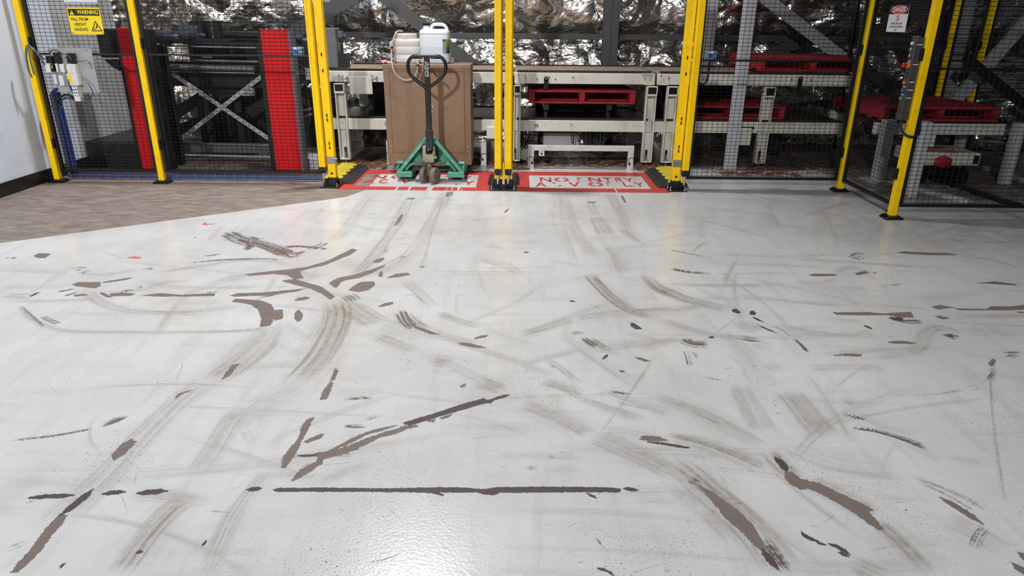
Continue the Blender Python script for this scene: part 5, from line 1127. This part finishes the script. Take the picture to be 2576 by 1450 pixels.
for k, (dx, m_, r) in enumerate(((0, BLUEC, .016), (.034, BLUEC, .016), (-.03, ZINC, .008), (.06, BLUEC, .010))):
    MB().tube([(-4.44+dx, 6.74, .02), (-4.44+dx, 6.74, .4), (-4.44+dx, 6.73, .76), (-4.43+dx, 6.72, .82), (-4.38+dx*.5, 6.70, .87), (-4.30, 6.69, .86)], r, 8, smooth=5).build('conduit', m_, t, smooth=True)
for z in (.13, .70): MB().box(-4.48, -4.365, 6.715, 6.725, z, z+.02).build('clip', CHROME, t)

# ================================================================== pneumatic panel on the left fence
t = thing('pneumatic_panel', 'grey pneumatic panel with white valves hung on the left mesh', 'control panel', (-4.1, 6.58, .86))
PLT = mat('brushed_plate', '#a7a6a4', .45, metal=.35, var=.08, grime='#77746f', gscale=6)
PW = mat('white_valve_plastic', '#cfd0cc', .4, var=.04)
MB().box(-4.29, -3.905, 6.592, 6.598, .855, 1.25).build('plate', PLT, t, .002)
def q(px, py, Y=6.55): return at(px, py, Y)
def blk(nm, p0, p1, m_, y0=6.53, par=None, bev=.003):
    (xa, za), (xb, zb) = q(*p0), q(*p1); return MB().box(xa, xb, y0, 6.592, zb, za).build(nm, m_, par or t, bev)
for p0, p1 in (((115, 141), (134, 159)), ((133, 132), (152, 159)), ((166, 134), (189, 159))): blk('solenoid', p0, p1, PLA, 6.54)
for p0, p1 in (((115, 160), (132, 182)), ((141, 160), (150, 182)), ((151, 161), (167, 182)), ((168, 161), (195, 184))): blk('valve_body', p0, p1, PW)
b_ = blk('display', (130, 163), (140, 180), PLA, 6.525); (xa, za), (xb, zb) = q(132, 165), q(138, 171); MB().box(xa, xb, 6.523, 6.525, zb, za).build('screen', mat('green_lcd', '#7d9a2c', .3), b_)
b_ = blk('gauge_block', (171, 184), (203, 215), PW, 6.525)
(xa, za), (xb, zb) = q(175, 186), q(187, 211); MB().box(xa, xb, 6.522, 6.525, zb, za).build('yellow_sticker', YEL, b_)
(xa, za), (xb, zb) = q(170, 168), q(181, 176); MB().box(xa, xb, 6.527, 6.53, zb, za).build('gauge', mat('white_label', '#d9d9d6', .5, var=.02), b_)
b_ = blk('filter_bowl', (183, 216), (206, 255), PW, 6.53); (xa, za), (xb, zb) = q(184, 217), q(204, 241)
gr = MB().box(xa, xb, 6.527, 6.53, zb, za).build('grille', PLA, b_)
for i in range(3):
    for j in range(3):
        cxx = xa+(xb-xa)*(i+.5)/3; czz = zb+(za-zb)*(j+.5)/3; MB().box(cxx-.008, cxx+.008, 6.525, 6.527, czz-.011, czz+.011).build('grille_window', PW, gr)
blk('terminal_strip', (130, 187), (143, 213), PW, 6.56); blk('terminal_strip', (144, 190), (162, 216), PW, 6.555)
for px, py in ((115, 127), (210, 127), (139, 231)): x, z = q(px, py); MB().cyl((x, 6.592, z), (x, 6.585, z), .008, 8).build('screw', ZINC, t)
HG = mat('grey_green_hose', '#4d5d58', .4, var=.1)
def hose(nm, pts, r, m_, par): return MB().tube([(at(a, b, Y)[0], Y, at(a, b, Y)[1]) for a, b, Y in pts], r, 8, smooth=5).build(nm, m_, par, smooth=True)
hose('air_hose', [(112, 163, 6.53), (103, 148, 6.50), (92, 132, 6.48), (82, 122, 6.47), (71, 114, 6.48), (66, 122, 6.47), (66, 145, 6.46), (72, 175, 6.46), (80, 195, 6.46)], .009, HG, t)
hose('air_hose', [(112, 150, 6.53), (100, 138, 6.50), (86, 127, 6.46), (74, 115, 6.46), (70, 118, 6.46), (76, 150, 6.45), (86, 188, 6.46)], .007, HG, t)
hose('air_hose', [(152, 140, 6.53), (160, 136, 6.50), (170, 140, 6.50), (180, 150, 6.53)], .005, HG, t); hose('air_hose', [(125, 135, 6.53), (130, 127, 6.52), (142, 127, 6.52), (150, 132, 6.53)], .004, CABLE, t)
hose('air_hose', [(190, 150, 6.53), (200, 154, 6.51), (218, 153, 6.50), (226, 160, 6.52), (231, 172, 6.55)], .004, HG, t); hose('air_hose', [(205, 192, 6.53), (222, 210, 6.52), (233, 232, 6.52), (230, 244, 6.52), (215, 250, 6.53), (205, 247, 6.54)], .005, mat('dark_blue_hose', '#2a3a4c', .4), t)
hose('air_hose', [(172, 185, 6.54), (174, 205, 6.53), (178, 222, 6.53), (186, 235, 6.54)], .008, BLUEC, t)
hose('air_hose', [(188, 250, 6.55), (175, 240, 6.53), (160, 240, 6.55), (148, 250, 6.60), (145, 262, 6.66)], .011, CABLE, t); hose('air_hose', [(188, 252, 6.55), (172, 246, 6.53), (160, 248, 6.55), (152, 258, 6.60), (150, 268, 6.66)], .008, BLUEC, t)

# ================================================================== signs
def sign_frame(name, label, O, ux, w_, h, face, bevel=.012):
    """flat plate facing the aisle; O lower-left corner, ux direction to the right"""
    t = thing(name, label, 'sign', tuple(O)); O, ux = Vector(O), Vector(ux); uz = Vector((0, 0, 1)); nn = ux.cross(uz)
    P = []; r = bevel
    for cx, cz, a0 in ((w_-r, r, -90), (w_-r, h-r, 0), (r, h-r, 90), (r, r, 180)):
        for k in range(5): a = math.radians(a0+90*k/4); P.append((cx+r*math.cos(a), cz+r*math.sin(a)))
    n = len(P); m_ = MB(); m_.add([O+ux*u+uz*v+nn*d for d in (0, .002) for u, v in P], [tuple(range(n-1, -1, -1)), tuple(range(n, 2*n))]+[(i, (i+1) % n, n+(i+1) % n, n+i) for i in range(n)])
    m_.build('plate', face, t)
    def poly(nm, pts, m2, lift):
        k = len(pts); mm = MB(); mm.add([O+ux*(u*w_)+uz*(v*h)+nn*(.002+d) for d in (0, lift) for u, v in pts], [tuple(range(k-1, -1, -1)), tuple(range(k, 2*k))]+[(i, (i+1) % k, k+(i+1) % k, k+i) for i in range(k)]); return mm.build(nm, m2, t)
    def txt(body, u, v, size, m2, lift=.001, off=.0, sq=1.): return text_mesh('lettering', body, size, m2, t, O+ux*(u*w_)+uz*(v*h)+nn*.002, ux, uz, off, squash=sq, lift=lift)
    return t, poly, txt
SY = mat('sign_yellow', '#f0d000', .4, var=.02); SB = mat('sign_black', '#0c0c0d', .45, var=.05); SW = mat('sign_white', '#d6d7da', .4, var=.02); SR = mat('sign_red', '#c01a1c', .4, var=.03)
t, poly, txt = sign_frame('warning_sign', 'yellow warning fall from height hazard sign on the left mesh', (-4.058, 6.600, 1.367), (1, 0, 0), .297, .226, SY)
poly('header', [(.03, .70), (.97, .70), (.97, .95), (.03, .95)], SB, .0004)
poly('symbol', [(.07, .73), (.20, .73), (.135, .91)], SY, .0008); poly('symbol_mark', [(.128, .78), (.142, .78), (.145, .86), (.125, .86)], SB, .0012)
txt('WARNING', .62, .825, .050, SY, .0009, .0011, .78)
for s_, v in (('FALL FROM', .56), ('HEIGHT', .37), ('HAZARD', .18)): txt(s_, .33, v, .036, SB, .0006, .0008, .86)
poly('triangle', [(.63, .12), (.97, .12), (.80, .52)], SB, .0004); poly('triangle_face', [(.675, .155), (.925, .155), (.80, .45)], SY, .0007)
poly('figure', [(.77, .24), (.80, .30), (.81, .36), (.835, .40), (.85, .37), (.83, .31), (.845, .25), (.82, .26), (.80, .21)], SB, .0010); poly('figure_step', [(.70, .21), (.76, .23), (.76, .20), (.75, .175), (.70, .18)], SB, .0010)
for u, v in ((.05, .93), (.95, .93), (.05, .05), (.95, .05)): poly('tie', [(u-.012, v-.02), (u+.012, v-.02), (u+.012, v+.02), (u-.012, v+.02)], SB, .0016)
t, poly, txt = sign_frame('white_sign', 'white sign above the yellow warning sign, cut by the top edge', (-4.065, 6.600, 1.628), (1, 0, 0), .297, .21, SW)
poly('border', [(.03, .03), (.97, .03), (.97, .05), (.03, .05)], SB, .0004)
t, poly, txt = sign_frame('danger_sign', 'white danger moving machinery sign on the right side mesh', (3.118, 6.214, 1.452), (0, -1, 0), .302, .209, SW, .008)
poly('header', [(.0, .66), (1, .66), (1, 1), (0, 1)], SB, .0004)
def ell(cu, cv, a, b, n=28): return [(cu+a*math.cos(2*math.pi*i/n), cv+b*math.sin(2*math.pi*i/n)) for i in range(n)]
poly('oval_rim', ell(.5, .82, .44, .15), SW, .0007); poly('oval', ell(.5, .82, .42, .135), SR, .0010)
txt('DANGER', .5, .82, .052, SW, .0013, .0012, .92)
poly('ring', ell(.5, .52, .10, .125), SR, .0005); poly('ring_face', ell(.5, .52, .08, .10), SW, .0008); poly('figure', [(.47, .45), (.49, .54), (.48, .58), (.52, .58), (.52, .52), (.535, .45), (.515, .45), (.50, .50), (.485, .45)], SB, .0010); poly('bar', [(.43, .575), (.445, .59), (.57, .465), (.555, .45)], SR, .0012)
for s_, v in (('MOVING MACHINERY', .31), ('AUTHORISED PERSONNEL', .19), ('ONLY', .07)): txt(s_, .5, v, .023, SB, .0006, .0003, .80)

# ================================================================== blue-grey button boxes
BG = mat('blue_grey_enclosure', '#6f95a3', .35, var=.04)
def button_box(label, pa, pb, Y, cable):
    (xa, za), (xb, zb) = at(*pa, Y), at(*pb, Y); t = thing('button_box', label, 'switch box', ((xa+xb)/2, Y, zb))
    bd = MB().box(xa, xb, Y, Y+.055, zb, za).build('enclosure', BG, t, .006, seg=2); xc, zc = (xa+xb)/2-.008, (za+zb)/2
    MB().cyl((xc, Y, zc), (xc, Y-.02, zc), .019, 20).build('blue_button', mat('blue_button', '#1849b4', .3), t, .003, smooth=True)
    W_ = MATS['white_label']; MB().box(xc-.018, xc+.022, Y-.0012, Y, za-.032, za-.006).build('top_label', W_, bd); MB().box(xc-.02, xc+.02, Y-.0012, Y, zb+.012, zb+.024).build('bottom_label', W_, bd)
    if cable: MB().tube([(at(a, b, y_)[0], y_, at(a, b, y_)[1]) for a, b, y_ in cable], .010, 8, smooth=5).build('cable', CABLE, t, smooth=True)
button_box('blue button box beside the second red plate', (732, 118), (762, 141), 6.645, None)
button_box('blue button box with a looped black cable on the right mesh', (1777, 128), (1802, 151), 6.60, [(1786, 152, 6.63), (1784, 165, 6.64), (1782, 185, 6.64), (1777, 206, 6.63), (1764, 212, 6.63), (1755, 202, 6.63), (1754, 185, 6.64), (1754, 172, 6.65)])

# ================================================================== push button station on the nearest post
t = thing('push_button_station', 'long grey push button box with coloured buttons on the nearest post', 'control box', (3.075, 5.60, .8))
BX = mat('charcoal_enclosure', '#3b3c3e', .45, var=.05)
x0, x1, y0, y1 = 3.035, 3.10, 5.565, 5.635
MB().box(x0, x1, y0, y1, .86, 1.42).build('enclosure', BX, t, .005, seg=2); MB().box(x0-.004, x1, y0-.004, y1, .80, .86).build('lower_cap', BX, t, .005)
yc = (y0+y1)/2
for i, (z, nm, m_, r) in enumerate(((1.375, 'selector', SW, .012), (1.33, 'key_switch', CHROME, .014), (1.285, 'key_switch', CHROME, .014), (1.145, 'blank_plug', BX, .014), (1.085, 'red_button', mat('red_lens', '#e0545c', .3), .013), (1.025, 'blue_button', mat('blue_lens', '#2a56d8', .3), .013), (.965, 'green_button', mat('green_lens', '#2f9a48', .3), .013))):
    MB().cyl((x0, yc, z), (x0-.016, yc, z), r, 16).build(nm, m_, t, .002, smooth=True)
MB().cyl((x0, yc, 1.215), (x0-.015, yc, 1.215), .021, 18).build('emergency_collar', mat('orange_collar', '#d98a1c', .4), t, smooth=True)
MB().cyl((x0-.015, yc, 1.215), (x0-.03, yc, 1.215), .012, 14).cyl((x0-.03, yc, 1.215), (x0-.05, yc, 1.215), .019, 18).build('emergency_button', mat('red_mushroom', '#b5141a', .35), t, .003, smooth=True)
for z in (1.36, 1.215, 1.085, 1.025, .965): MB().box(x0+.012, x1-.012, y0-.0012, y0, z+.004, z+.010).build('label_strip', SW, t)
for z in (1.245, 1.055, .995): MB().box(x0-.0012, x0, yc-.014, yc+.014, z-.004, z+.004).build('label_strip', SW, t)
MB().box(3.085, 3.10, 5.625, 5.72, 1.36, 1.43).build('latch_plate', RUST, t, .003)
MB().tube([(3.06, 5.59, .80), (3.055, 5.56, .74), (3.08, 5.52, .695), (3.13, 5.505, .68), (3.18, 5.52, .70), (3.20, 5.56, .76), (3.195, 5.58, .86)], .010, 8, smooth=5).build('cable', CABLE, t, smooth=True)

# ================================================================== splinters and litter under the conveyors
def litter(name, label, regions, seed, n, m_):
    r = random.Random(seed); mb = MB()
    for i in range(n):
        x0, x1, y0, y1 = regions[i % len(regions)]; x, y = r.uniform(x0, x1), r.uniform(y0, y1); L_ = r.uniform(.02, .11)*(1.6 if r.random() < .1 else 1); a = r.gauss(0, .7)
        w_ = r.uniform(.003, .014); z = r.uniform(.003, .016); p = Vector((x-L_/2*math.cos(a), y-L_/2*math.sin(a), z)); q_ = Vector((x+L_/2*math.cos(a), y+L_/2*math.sin(a), z+r.uniform(-.002, .012)))
        mb.bar(p, q_, w_, r.uniform(.002, .006))
    tag(mb.build(name, m_), label, 'debris', kind='stuff')
litter('wood_splinters', 'brown wood splinters littering the floor under the conveyors', [(-1.85, -1.5, 7.42, 7.9), (.15, 1.3, 7.55, 8.6), (1.35, 1.6, 7.42, 7.9), (2.0, 3.6, 7.35, 8.6), (-1.5, -.3, 7.7, 8.6), (3.3, 5.2, 6.6, 8.2), (-.3, .1, 7.4, 8.0), (2.2, 3.0, 7.2, 7.6)], 11, 1500, WOOD)
litter('pale_splinters', 'pale wood chips among the splinters below the conveyors', [(-1.8, -1.4, 7.42, 7.8), (.2, 1.3, 7.55, 8.2), (1.35, 1.6, 7.35, 7.6), (2.1, 3.4, 7.3, 7.7), (3.4, 5.0, 6.4, 7.4)], 12, 260, mat('pale_wood', '#a88a68', .8, var=.3))
